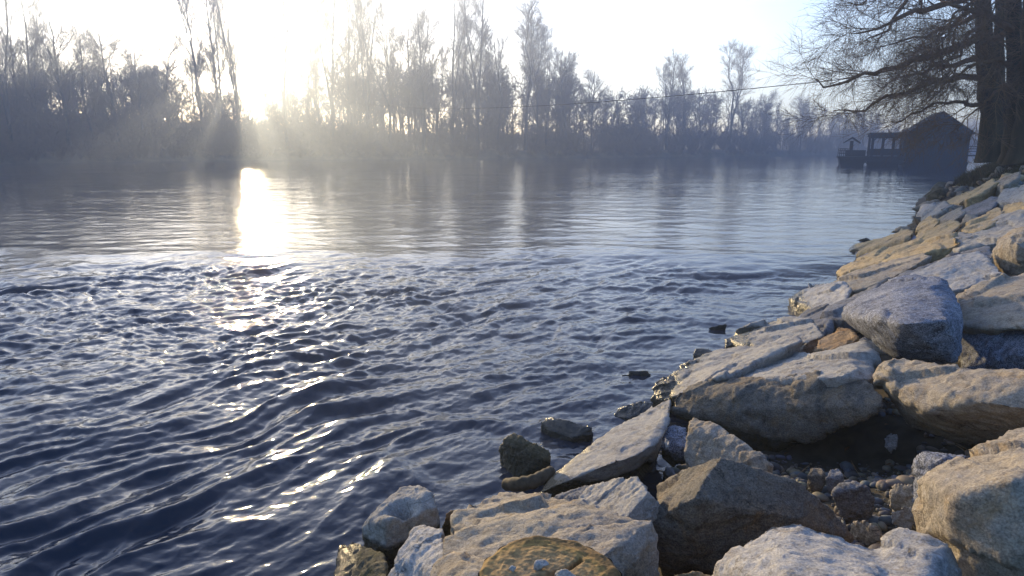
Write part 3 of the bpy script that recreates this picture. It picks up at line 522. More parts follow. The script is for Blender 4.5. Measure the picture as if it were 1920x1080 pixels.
# sawn stump
def stump():
    root = empty('log_stump', (0, 0, 0)); tag(root, 'sawn log end with mossy yellow rim and a radial crack at the bottom edge', 'stump')
    z = .78; d = ray(1030, 1076); t = (CAM_H-z)/-d[2]; c = np.array([0, 0, CAM_H])+d*t
    R = 136/F*t*.97
    m, n, l, p = new_mat('sawn_wood')
    tc = n.new('ShaderNodeTexCoord'); no = n.new('ShaderNodeTexNoise'); no.inputs['Scale'].default_value = 5; no.inputs['Detail'].default_value = 4
    ad = n.new('ShaderNodeVectorMath'); ad.operation = 'MULTIPLY_ADD'; ad.inputs[1].default_value = (.05,)*3; l.new(no.outputs['Color'], ad.inputs[0]); l.new(tc.outputs['Object'], ad.inputs[2])
    l.new(tc.outputs['Object'], no.inputs['Vector'])
    mp = n.new('ShaderNodeMapping'); mp.inputs['Scale'].default_value = (1, 1, 0); l.new(ad.outputs[0], mp.inputs[0])
    wv = n.new('ShaderNodeTexWave'); wv.wave_type = 'RINGS'; wv.rings_direction = 'SPHERICAL'; wv.inputs['Scale'].default_value = 22; wv.inputs['Distortion'].default_value = 1.5; wv.inputs['Detail'].default_value = 3
    l.new(mp.outputs[0], wv.inputs['Vector'])
    ln = n.new('ShaderNodeVectorMath'); ln.operation = 'LENGTH'; l.new(mp.outputs[0], ln.inputs[0])
    c1 = n.new('ShaderNodeValToRGB'); e = c1.color_ramp.elements
    e[0].position = 0; e[0].color = (.42, .27, .13, 1); e[1].position = R*1.02; e[1].color = (.20, .11, .03, 1)
    for pos, col in ((R*.55, (.40, .25, .10, 1)), (R*.74, (.38, .23, .08, 1)), (R*.9, (.34, .20, .05, 1))):
        q = e.new(pos); q.color = col
    l.new(ln.outputs['Value'], c1.inputs[0])
    c2 = n.new('ShaderNodeMapRange'); c2.inputs[3].default_value = .82; c2.inputs[4].default_value = 1.1; l.new(wv.outputs['Fac'], c2.inputs[0])
    mm = n.new('ShaderNodeVectorMath'); mm.operation = 'SCALE'; l.new(c1.outputs[0], mm.inputs[0]); l.new(c2.outputs[0], mm.inputs['Scale'])
    n3 = n.new('ShaderNodeTexNoise'); n3.inputs['Scale'].default_value = 70; n3.inputs['Detail'].default_value = 7; l.new(tc.outputs['Object'], n3.inputs['Vector'])
    c3 = n.new('ShaderNodeMapRange'); c3.inputs[1].default_value = .35; c3.inputs[2].default_value = .65; c3.inputs[3].default_value = .7; c3.inputs[4].default_value = 1.15; l.new(n3.outputs[0], c3.inputs[0])
    m2 = n.new('ShaderNodeVectorMath'); m2.operation = 'SCALE'; l.new(mm.outputs[0], m2.inputs[0]); l.new(c3.outputs[0], m2.inputs['Scale'])
    l.new(m2.outputs[0], p.inputs['Base Color']); p.inputs['Roughness'].default_value = .9
    bu = n.new('ShaderNodeBump'); bu.inputs['Distance'].default_value = .004; l.new(n3.outputs[0], bu.inputs['Height']); l.new(bu.outputs[0], p.inputs['Normal'])
    # top face, with the crack cut as a thin wedge
    NA, NR = 260, 90; A = np.linspace(0, 2*PI, NA, endpoint=False); rad = R*(1+.02*np.sin(3*A+1)+.015*np.sin(7*A)+.008*np.sin(19*A))
    rr_ = np.linspace(0, 1, NR)[1:]
    X = (rr_[:, None]*rad*np.cos(A)).ravel(); Y = (rr_[:, None]*rad*np.sin(A)).ravel()
    T = np.repeat(rr_, NA); Z = -.012*np.clip((T-.9)/.1, 0, 1)**2+.003*fbm(X*30, Y*30, o=3)+.006*(T > .7)*perlin(X*18, Y*18)
    ca = math.radians(33); cx, cy = math.cos(ca), math.sin(ca)
    al = X*cx+Y*cy; pe = -X*cy+Y*cx+.006*np.sin(al*40)
    wid = .0055; Z -= .06*np.exp(-(pe/wid)**2)*(al > -R*.45)*(al < R*.62)
    V = np.concatenate([[[0, 0, 0]], np.stack([X, Y, Z], -1)])
    i = 1+np.arange((NR-1)*NA).reshape(NR-1, NA); j = np.roll(i, -1, 1)
    Q = np.stack([i[:-1], i[1:], j[1:], j[:-1]], -1).reshape(-1, 4); Tt = np.stack([np.zeros(NA, int), i[0], j[0]], -1)
    o = mesh_np('cut_face', V+c, [Tt, Q], m, True, loc=c); o.parent = root
    bark = flat_mat('old_bark', (.10, .075, .04), .95, .6, 14, (1, 1, .25))
    zs = np.linspace(0, -.7, 20); V = []
    for z_ in zs:
        r_ = rad*(1+.03*(z_ < -.001))*(1+.02*np.sin(17*A+z_*6)); zz = z_-.012 if z_ == 0 else z_
        V.append(np.stack([r_*np.cos(A), r_*np.sin(A), np.full(NA, zz)], -1))
    i = np.arange(20*NA).reshape(20, NA); j = np.roll(i, -1, 1); Q = np.stack([i[:-1], j[:-1], j[1:], i[1:]], -1).reshape(-1, 4)
    o = mesh_np('bark', np.concatenate(V)+c, Q, bark, True, loc=c); o.parent = root
    # pebbles lying on it
    for (px, py, r, mk, lab) in ((1015, 1062, .020, 'white', 'grey-white pebble lying in the middle of the sawn stump'), (961, 1066, .010, 'white', 'tiny white pebble lying left on the sawn stump'), (1062, 1080, .026, 'pale', 'cream pebble below the crack on the sawn stump')):
        dd = ray(px, py); q = np.array([0, 0, CAM_H])+dd*((CAM_H-z-r*.5)/-dd[2])
        bm = bmesh.new(); r0 = np.random.RandomState(int(px)); vs = [bm.verts.new(q+v*r*np.array([1.15, .95, .65])) for v in (lambda a: a/np.linalg.norm(a, axis=1)[:, None])(r0.randn(16, 3))]
        bmesh.ops.convex_hull(bm, input=vs); P = np.array([v.co[:] for v in bm.verts])
        finish_rock('pebble', bm, P, RM[mk], lab, 'pebble', None, .6, r*.12, int(px), 6)
stump()
# piece of driftwood
bark2 = flat_mat('driftwood_bark', (.085, .065, .04), .8, .5, 22, (1, 1, 1))
dp_ = np.array([on_bank(945, 912, .0), on_bank(952, 908, .03), on_bank(975, 908, .045), on_bank(1000, 903, .05), on_bank(1018, 893, .05), on_bank(1032, 884, .05), on_bank(1036, 882, .04)])
u_ = np.linspace(0, 6, 40); dpf = np.stack([np.interp(u_, range(7), dp_[:, k]) for k in range(3)], -1)
rf = np.interp(u_, range(7), [.012, .034, .037, .036, .033, .028, .008])*(1+.07*np.sin(u_*9))
V, Q = join_tubes([(dpf[None], rf[None], 12)])
tag(mesh_np('driftwood', V, Q, bark2, True, loc=dp_[2]), 'short curved piece of driftwood with broken bark beside the olive mossy boulder', 'driftwood')

#@@TREES
# ---------------------------------------------------------------- trees
def nrm(v): return v/(np.linalg.norm(v, axis=-1, keepdims=True)+1e-9)
def children(P, R, K, rs, t0=.1, t1=1., length=1., taper=.5, ang=(30, 55), up=.25, wob=.12, n=4, rr=.55, rtip=.25, shade=None, rmin=.004, bend=.0):
    B, m, _ = P.shape; t = t0+(t1-t0)*rs.rand(B, K); f = t*(m-1); i0 = np.clip(f.astype(int), 0, m-2); fr = (f-i0)[..., None]
    b = np.arange(B)[:, None]; base = P[b, i0]*(1-fr)+P[b, i0+1]*fr; T = nrm(P[b, i0+1]-P[b, i0])
    Rb = R[b, i0]*(1-fr[..., 0])+R[b, i0+1]*fr[..., 0]
    rnd = nrm(rs.randn(B, K, 3)); pe = nrm(np.cross(T, rnd)); a = np.radians(rs.uniform(ang[0], ang[1], (B, K)))[..., None]
    D = nrm(np.cos(a)*T+np.sin(a)*pe+np.array([0, 0, up]))
    Ln = (length if np.isscalar(length) else length[:, None])*(1-taper*t)*rs.uniform(.6, 1.15, (B, K))
    pts = [base]; d = D
    for k in range(n-1):
        pts.append(pts[-1]+d*(Ln/(n-1))[..., None]); d = nrm(d+wob*rs.randn(B, K, 3)+np.array([0, 0, bend]))
    Pn = np.stack(pts, 2).reshape(B*K, n, 3)
    r0 = np.maximum(Rb*rr, rmin)
    Rn = (r0[..., None]*np.linspace(1, rtip, n)).reshape(B*K, n)
    return Pn, Rn
def stem(rs, H, r, lean=(0, 0), n=10, wob=.02, base=(0, 0, 0), tip=.25):
    z = np.linspace(0, 1, n); x = lean[0]*z**1.3+np.cumsum(rs.randn(n))*wob; y = lean[1]*z**1.3+np.cumsum(rs.randn(n))*wob
    x -= x[0]; y -= y[0]
    P = np.stack([base[0]+x*H, base[1]+y*H, base[2]+z*H], -1)
    R = r*(1-z*(1-tip)); R[0] *= 1.35
    return P[None], R[None]
def make_tree(kind, seed, light=False):
    """returns (trunk tubes, crown tubes) at H metres"""
    rs = np.random.RandomState(seed); k = .5 if light else 1
    tr, cr = [], []
    if kind == 'tall':
        H = 24; stems = [stem(rs, H, .27, wob=.006, lean=rs.randn(2)*.04)]
        if rs.rand() < .7: stems.append(stem(rs, H*.93, .2, wob=.008, lean=rs.randn(2)*.08))
        for P, R in stems:
            P1, R1 = children(P, R, int(34*k), rs, .28, .98, 7.5, .6, (28, 55), .3, .11, 6, .42, .3, rmin=.04, bend=.07)
            P2, R2 = children(P1, R1, int(11*k), rs, .2, 1, 1.9, .4, (25, 50), .3, .1, 4, .5, .4, rmin=(.03 if light else .016))
            P3, R3 = children(P2, R2, 8 if not light else 3, rs, .15, 1, 1.1, .3, (25, 50), .25, .1, (2 if light else 3), .6, .5, rmin=(.045 if light else .010))
            tr.append((P, R, 6)); cr += [(P1, R1, 4), (P2, R2, 3), (P3, R3, 3)]
    elif kind == 'fork':
        H = 24; P0, R0 = stem(rs, H*.22, .3, n=5, tip=.7, wob=.01); tr.append((P0, R0, 7)); b = P0[0, -1]
        for q in range(3):
            P, R = stem(rs, H*.76*rs.uniform(.85, 1), .17, lean=rs.randn(2)*.16, base=b, wob=.014)
            tr.append((P, R, 6))
            P1, R1 = children(P, R, int(18*k), rs, .15, .98, 5.5, .5, (25, 50), .3, .1, 5, .45, .3, rmin=.05, bend=.05)
            P2, R2 = children(P1, R1, int(11*k), rs, .2, 1, 2.0, .4, (25, 55), .2, .12, 4, .5, .4, rmin=(.03 if light else .016))
            P3, R3 = children(P2, R2, 8 if not light else 3, rs, .15, 1, 1.1, .3, (25, 55), .15, .1, (2 if light else 3), .6, .5, rmin=(.045 if light else .010))
            cr += [(P1, R1, 4), (P2, R2, 3), (P3, R3, 3)]
    elif kind == 'round':
        H = 14; P, R = stem(rs, H, .22, wob=.012); tr.append((P, R, 6))
        P1, R1 = children(P, R, int(26*k), rs, .18, .9, 6.2, .45, (35, 65), .25, .1, 6, .55, .25, rmin=.05, bend=.08)
        P2, R2 = children(P1, R1, int(14*k), rs, .15, 1, 2.2, .4, (30, 60), .2, .14, 4, .5, .4, rmin=(.03 if light else .016))
        P3, R3 = children(P2, R2, 9 if not light else 4, rs, .1, 1, 1.1, .3, (25, 55), .1, .12, (2 if light else 3), .6, .5, rmin=(.045 if light else .010))
        cr += [(P1, R1, 4), (P2, R2, 3), (P3, R3, 3)]
    elif kind == 'shrub':
        H = 6
        for q in range(7):
            P, R = stem(rs, H*rs.uniform(.6, 1), .045, lean=rs.randn(2)*.28, wob=.03, n=6); tr.append((P, R, 4))
            P1, R1 = children(P, R, int(22*k), rs, .08, 1, 2.2, .4, (25, 55), .25, .12, 4, .6, .4, rmin=.030)
            P2, R2 = children(P1, R1, 7 if not light else 4, rs, .1, 1, .9, .3, (25, 55), .15, .12, (2 if light else 3), .6, .5, rmin=(.04 if light else .022))
            cr += [(P1, R1, 3), (P2, R2, 3)]
    H = max(t[0][..., 2].max() for t in tr+cr)
    return H, tr, cr
bark = flat_mat('grey_brown_bark', (.06, .05, .038), .95, .35, 3, (1, 1, .3))
twig = flat_mat('bare_twigs', (.11, .075, .04), .95, .3, 1.2)
protos = {}
for kind, seeds in (('tall', (1, 2, 3)), ('fork', (4, 5, 6)), ('round', (7, 8, 9)), ('shrub', (10,))):
    for s_ in seeds:
        H, tr, cr = make_tree(kind, s_)
        protos.setdefault(kind, []).append((H, join_tubes(tr), join_tubes(cr), {}))
def place_tree(kind, var, pos, height, rz, label, name='bare_tree', group='bare trees on the far bank', lean=(0, 0), wide=1., cat='tree'):
    H, tr, cr, cache = protos[kind][var]; s = height/H
    root = empty(name, pos, rz); root.scale = (s*wide, s*wide, s); root.rotation_euler = (lean[0], lean[1], rz); tag(root, label, cat, group)
    for nm, g, mt in (('trunk', tr, bark), ('crown', cr, twig)):
        if nm in cache: o = cache[nm].copy(); C.objects.link(o)
        else: o = mesh_np(nm, g[0], g[1], mt, False); cache[nm] = o
        o.parent = root
    return root
def fz(p):
    return 1.4
# (px, top y, kind, variant, distance behind the waterline, width factor, label)
FT = [
 (30, -150, 'fork', 0, 1, .9, 'thick-stemmed dark bare tree nearest the left edge'),
 (62, -110, 'tall', 0, 2, .8, 'thin twin-stemmed bare tree right of the thick dark left-edge tree'),
 (-20, -20, 'round', 2, 1, 1., 'dark bare tree cut by the left edge of the view'),
 (106, -30, 'tall', 1, 6, .9, 'straight slim tree third from the left edge'),
 (165, 28, 'round', 0, 2, 1., 'crooked round-headed tree with open arching limbs on the left bank'),
 (205, 62, 'round', 1, 4, .9, 'lower bushy tree just right of the crooked round-headed one'),
 (258, 42, 'round', 2, 3, .95, 'dense bushy tree, tallest clump between left trees and the sun'),
 (300, 75, 'round', 0, 5, .9, 'hazy bushy tree right of the dense tallest clump'),
 (352, 68, 'round', 1, 3, .9, 'open thin-branched tree left of the sun glare'),
 (398, 105, 'round', 2, 4, .8, 'low thin tree at the left rim of the sun glare'),
 (405, -70, 'fork', 1, 3, .7, 'tall forked tree leaning left above the sun glare'),
 (440, -90, 'tall', 2, 6, .7, 'tall pale stem rising straight above the sun'),
 (470, -80, 'fork', 2, 5, .55, 'tall forked stem just right of the sun, washed out by glare'),
 (474, 60, 'tall', 1, 1, .5, 'short dark pole tree standing in the sun glare near the water'),
 (556, -85, 'fork', 0, 3, .62, 'tall V-forked tree standing alone right of the sun'),
 (592, 110, 'round', 2, 5, .8, 'small round tree at the foot of the lone V-forked tree'),
 (640, -40, 'tall', 0, 3, 1., 'first of the tall trees right of the gap beside the lone V-forked tree'),
 (668, -30, 'tall', 1, 5, 1., 'tall tree with fine upswept twigs, second of the tall stand'),
 (702, -60, 'fork', 1, 4, .8, 'dense-topped tall tree, third of the tall stand'),
 (742, 0, 'fork', 2, 3, .9, 'leaning forked tall tree in the middle of the tall stand'),
 (776, 40, 'round', 0, 4, .9, 'shorter tree with crossing limbs inside the tall stand'),
 (800, -15, 'tall', 2, 3, 1.1, 'bushy-headed upright tree just left of the two slender poles'),
 (853, -45, 'tall', 1, 3, .8, 'slender straight twin pole tree in the centre of the far bank'),
 (899, -80, 'tall', 0, 2, .85, 'tallest straight single tree right of the slender twin poles'),
 (935, 55, 'round', 1, 3, .8, 'lower leaning tree between the tallest pole and the fan-shaped tree'),
 (985, 22, 'fork', 0, 2, 1.1, 'broad fan-shaped tree closing the tall stand on its right'),
 (1022, 50, 'fork', 2, 4, .9, 'slightly lower tree overlapping the fan-shaped tree from the right'),
 (1060, 98, 'round', 2, 3, 1.0, 'dark rounded tree stepping down right of the fan-shaped tree'),
 (1102, 125, 'round', 0, 3, .9, 'small pointed tree at the low dip of the treeline'),
 (1238, 102, 'tall', 2, 4, 1.3, 'left one of the two airy trees rising above the blue treeline'),
 (1268, 108, 'fork', 1, 4, 1.1, 'right one of the two airy trees rising above the blue treeline'),
 (1352, 95, 'fork', 0, 3, 1.2, 'wide fan-shaped tree standing alone in the blue distance'),
 (1412, 172, 'round', 1, 5, .9, 'small faint tree right of the lone fan-shaped distant tree'),
 (1478, 180, 'round', 2, 5, 1.1, 'low rounded faint tree near the end of the far treeline'),
]
for j_, (px, ty) in enumerate([(618, 90), (690, 60), (760, 70), (826, 80), (876, 50), (918, 75), (1005, 60), (1040, 100)]):
    FT.append((px, ty, ('fork', 'tall')[j_ % 2], j_ % 3, 7, 1., 'slim bare tree standing in the second rank behind the tall central stand'))
for j_, (px, ty) in enumerate([(8, 0), (84, 40), (130, 70), (230, 95), (325, 110)]):
    FT.append((px, ty, ('fork', 'tall', 'round')[j_ % 3], (j_+1) % 3, 8, 1., 'thin bare tree half hidden in the hazy second rank on the left bank'))
rs = np.random.RandomState(3)
for (px, ty, kind, var, bk_, wd, lab) in FT:
    p = far_pt(px, bk_); top = at_depth(px, ty, p[1]); h = top[2]-fz(p)
    place_tree(kind, var, (p[0], p[1], fz(p)), h*1.1, rs.rand()*6.28, lab, wide=wd)
# continuous undergrowth and wood behind: a mass nobody could count
light = {}
for kind, seeds in (('tall', (21, 22)), ('round', (23, 24, 25)), ('shrub', (26, 27))):
    for s_ in seeds:
        H, tr, cr = make_tree(kind, s_, True); V, Q = join_tubes(tr+cr); light.setdefault(kind, []).append((H, V, Q))
TOPS = np.array([(-900,60),(-100,60),(0,105),(120,112),(200,105),(300,100),(380,130),(430,155),(480,162),(545,160),(600,140),(640,115),(800,112),(900,118),(1000,118),(1060,130),(1110,152),(1200,160),(1300,158),(1400,180),(1500,190),(1560,200),(1700,215),(2300,225)])
VV, QQ, kk = [], [], 0
def add_light(kind, pos, h, wide=1.):
    global kk
    H, V, Q = light[kind][rs.randint(len(light[kind]))]; s = h/H; a = rs.rand()*6.28
    M = np.array([[math.cos(a), math.sin(a), 0], [-math.sin(a), math.cos(a), 0], [0, 0, 1]])
    W = (V*np.array([s*wide, s*wide, s]))@M+np.array(pos); VV.append(W.astype(np.float32)); QQ.append((Q+kk).astype(np.int32)); kk += len(V)
for i in range(460):
    px = rs.uniform(-350, 1900); bk_ = 3+55*rs.rand()**1.4; p = far_pt(px, bk_); ty = np.interp(px, TOPS[:, 0], TOPS[:, 1])+rs.uniform(-6, 36)
    h = at_depth(px, ty, p[1])[2]-1.4; add_light('tall' if rs.rand() < .3 else 'round', (p[0], p[1], 1.4), max(h, 4), 1.)
for i in range(420):
    px = rs.uniform(-350, 1950); bk_ = rs.uniform(.1, 1.2); p = far_pt(px, bk_)
    add_light('shrub', (p[0], p[1], .15+bk_*.5), rs.uniform(1., 2.8), 1.3)
for i in range(700):
    px = rs.uniform(-350, 1950); bk_ = rs.uniform(.8, 16); p = far_pt(px, bk_)
    add_light('shrub', (p[0], p[1], 1.2 if bk_ > 2 else .8), rs.uniform(3, 7.5)*(1 if bk_ > 2 else .6), 1.2)
woods = tag(mesh_np('woods', np.concatenate(VV), np.concatenate(QQ), twig), 'dense leafless wood and undergrowth along the far river bank', 'woods', kind='stuff')
print('woods faces', len(woods.data.polygons))

# ---- big trees on the near bank
nbark = flat_mat('mossy_bark', (.060, .052, .032), .95, .5, 5, (1, 1, .25))
ntwig = flat_mat('brown_twigs', (.20, .125, .075), .9, .35, 2)
def limb(pts, r0, r1, n=14, wob=.03, rs=rs):
    P = np.array([at_depth(*p) for p in pts]); u = np.linspace(0, len(P)-1, n)
    # smooth interpolation
    Q = np.stack([np.interp(u, range(len(P)), P[:, k]) for k in range(3)], -1)
    for _ in range(2): Q[1:-1] = (Q[:-2]+2*Q[1:-1]+Q[2:])/4
    Q[1:-1] += rs.randn(n-2, 3)*wob
    return Q[None], np.linspace(r0, r1, n)[None]
def near_tree(trunks, limbs, label, seed, dens=1.):
    r_ = np.random.RandomState(seed); tr, cr = [], []
    for t in trunks:
        P, R = limb(*t, n=16, wob=.02, rs=r_); R = R*(1+.6*np.exp(-np.linspace(0, 10, 16)))[None]; tr.append((P, R, 12))
    for l_ in limbs:
        P, R = limb(*l_, n=14, wob=.05, rs=r_); cr.append((P, R, 7))
        Ls = float(np.linalg.norm(P[0, -1]-P[0, 0]))
        P1, R1 = children(P, R, int(13*dens), r_, .12, 1, 1.75, .35, (25, 60), .02, .13, 7, .34, .25, rmin=.009, bend=.03)
        P2, R2 = children(P1, R1, 11, r_, .1, 1, 1.0, .3, (25, 60), -.05, .14, 5, .55, .3, rmin=.0045, bend=-.01)
        P3, R3 = children(P2, R2, 8, r_, .1, 1, .5, .3, (20, 55), -.1, .12, 3, .6, .5, rmin=.0032, bend=-.02)
        cr += [(P1, R1, 4), (P2, R2, 3), (P3, R3, 3)]
    base = tr[0][0][0, 0]; root = empty('riverside_tree', base); tag(root, label, 'tree', None)
    V, Q = join_tubes(tr); o = mesh_np('trunk', V, Q, nbark, True, loc=base); o.location = (0, 0, 0); o.parent = root
    V, Q = join_tubes(cr); o = mesh_np('crown', V, Q, ntwig, False, loc=base); o.location = (0, 0, 0); o.parent = root
near_tree([([(1862, 300, 20), (1860, 250, 20), (1853, 180, 20), (1846, 100, 20), (1842, 20, 20), (1838, -120, 20), (1830, -300, 20)], .30, .14),
           ([(1876, 300, 20.3), (1876, 240, 20.4), (1872, 150, 20.6), (1874, 60, 20.8), (1884, -100, 21), (1890, -300, 21)], .2, .10)],
 [([(1848, 60, 20), (1790, 92, 19.5), (1746, 107, 19), (1690, 118, 18.8), (1647, 130, 18.5), (1613, 147, 18.3), (1563, 162, 18), (1532, 148, 17.8)], .12, .015),
  ([(1853, 150, 20), (1800, 148, 19.8), (1740, 157, 19.6), (1680, 177, 19.4), (1640, 193, 19.2), (1613, 210, 19), (1563, 207, 18.8)], .10, .012),
  ([(1855, 200, 20), (1813, 193, 20), (1773, 187, 20), (1713, 213, 20), (1673, 230, 20)], .07, .012),
  ([(1845, -20, 20), (1790, 10, 19), (1730, 20, 18.6), (1680, 33, 18.2), (1640, 55, 18), (1590, 62, 17.8)], .11, .012),
  ([(1842, -60, 20), (1780, -50, 19.5), (1720, -30, 19), (1690, 20, 18.6), (1660, 60, 18.4), (1610, 85, 18.2)], .10, .012),
  ([(1845, 110, 20), (1790, 120, 20.5), (1740, 130, 21), (1690, 150, 21.3), (1650, 165, 21.5)], .09, .012),
  ([(1846, 20, 20), (1800, 50, 21), (1750, 60, 21.6), (1700, 75, 22), (1640, 90, 22.4)], .09, .012),
  ([(1842, -110, 20), (1800, -120, 19), (1740, -90, 18), (1690, -40, 17.4), (1640, -10, 17), (1600, 10, 16.8)], .10, .012),
  ([(1850, 80, 20), (1880, 60, 19.5), (1910, 70, 19), (1940, 90, 18.6)], .09, .02),
  ([(1852, 150, 20), (1880, 160, 20), (1910, 180, 20), (1935, 210, 20)], .06, .012),
  ([(1850, 40, 20), (1820, 60, 19), (1790, 110, 18.5), (1770, 150, 18.2), (1740, 180, 18)], .07, .012),
  ([(1846, 0, 20), (1810, 20, 20.5), (1780, 60, 21), (1760, 100, 21.3), (1730, 125, 21.6)], .07, .012),
 ], 'big leaning riverside tree with limbs sweeping out over the water', 51)
near_tree([([(1902, 305, 18), (1904, 240, 18), (1906, 150, 18), (1902, 60, 18), (1898, -100, 18), (1890, -300, 18)], .25, .15),
           ([(1935, 305, 17), (1938, 200, 17), (1945, 60, 17), (1950, -200, 17)], .4, .25)],
 [([(1904, 60, 18), (1860, 30, 17.5), (1810, 20, 17), (1760, -10, 16.6), (1700, -20, 16.4)], .09, .012),
  ([(1904, 120, 18), (1870, 110, 17.6), (1830, 120, 17.2), (1780, 150, 17), (1740, 190, 16.8)], .07, .012),
  ([(1902, 0, 18), (1870, -20, 17.6), (1820, 0, 17), (1780, 40, 16.8), (1750, 90, 16.6)], .07, .012),
  ([(1906, 170, 18), (1880, 165, 18), (1850, 180, 18), (1820, 215, 18), (1800, 235, 18)], .05, .01),
  ([(1906, -20, 18), (1930, 0, 17.5), (1950, 40, 17), (1960, 100, 17)], .07, .012),
 ], 'darker thick-trunked riverside tree cut off by the right edge', 52)

# grass and roots round the tree foot
def grass():
    r_ = np.random.RandomState(8); n = 15000; Y = r_.uniform(11, 30, n); s = r_.uniform(1.0, 5.5, n); X = shore_x(Y)+s/.83; Z = ground_z(X, Y)+.27*(1-sstep(16, 24, Y))*(1-sstep(3.6, 4.6, s))*0
    px, py = project(np.stack([X, Y, bank(X, Y)], -1)); keep = (py < 345-(px-1800)*.25) & (px < 2000) & (px > 1740)
    X, Y, Z = X[keep], Y[keep], Z[keep]; n = len(X); h = r_.uniform(.08, .28, n); d = r_.randn(n, 3)*np.array([.35, .35, 0])+np.array([0, 0, 1])
    P0 = np.stack([X, Y, Z], -1); P1 = P0+d*h[:, None]*.6; P2 = P1+(d+r_.randn(n, 3)*.3)*h[:, None]*.4
    V, Q = join_tubes([(np.stack([P0, P1, P2], 1), np.broadcast_to(np.array([.008, .006, .001]), (n, 3)), 3)])
    tag(mesh_np('grass', V, Q, flat_mat('dull_grass', (.085, .075, .03), .9, .5, 1.5)), 'dull olive grass covering the bank at the foot of the big trees', 'grass', kind='stuff')
grass()

#@@MILL
# ---------------------------------------------------------------- ship mill
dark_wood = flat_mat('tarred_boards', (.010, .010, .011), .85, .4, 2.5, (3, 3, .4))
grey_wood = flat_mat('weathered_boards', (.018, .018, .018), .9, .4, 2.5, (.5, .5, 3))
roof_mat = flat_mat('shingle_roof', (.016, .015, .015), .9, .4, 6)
dark_in = flat_mat('mill_window_shutter', (.03, .028, .026), .8, .3, 4)
class MB:
    def __init__(s): s.bm = bmesh.new()
    def box(s, x0, x1, y0, y1, z0, z1):
        v = [s.bm.verts.new((x, y, z)) for z in (z0, z1) for x, y in ((x0, y0), (x1, y0), (x1, y1), (x0, y1))]
        for f in ((0, 3, 2, 1), (4, 5, 6, 7), (0, 1, 5, 4), (1, 2, 6, 5), (2, 3, 7, 6), (3, 0, 4, 7)): s.bm.faces.new([v[i] for i in f])
        return s
    def beam(s, a, b, w_=.08):
        a, b = Vector(a), Vector(b); d = (b-a).normalized(); u = d.cross(Vector((0, 1, 0))); u = u.normalized() if u.length > .1 else Vector((1, 0, 0)); v_ = d.cross(u)
        q = [s.bm.verts.new(p+u*i*w_/2+v_*j*w_/2) for p in (a, b) for i, j in ((-1, -1), (1, -1), (1, 1), (-1, 1))]
        for f in ((0, 3, 2, 1), (4, 5, 6, 7), (0, 1, 5, 4), (1, 2, 6, 5), (2, 3, 7, 6), (3, 0, 4, 7)): s.bm.faces.new([q[i] for i in f])
        return s
    def prism(s, prof, y0, y1):
        a = [s.bm.verts.new((x, y0, z)) for x, z in prof]; b = [s.bm.verts.new((x, y1, z)) for x, z in prof]; n = len(prof)
        s.bm.faces.new(a); s.bm.faces.new(b[::-1])
        for i in range(n): s.bm.faces.new([a[i], b[i], b[(i+1) % n], a[(i+1) % n]])
        return s
    def build(s, name, mat, parent):
        bmesh.ops.recalc_face_normals(s.bm, faces=s.bm.faces); me = bpy.data.meshes.new(name); s.bm.to_mesh(me); s.bm.free(); me.materials.append(mat)
        o = bpy.data.objects.new(name, me); C.objects.link(o); o.parent = parent; return o
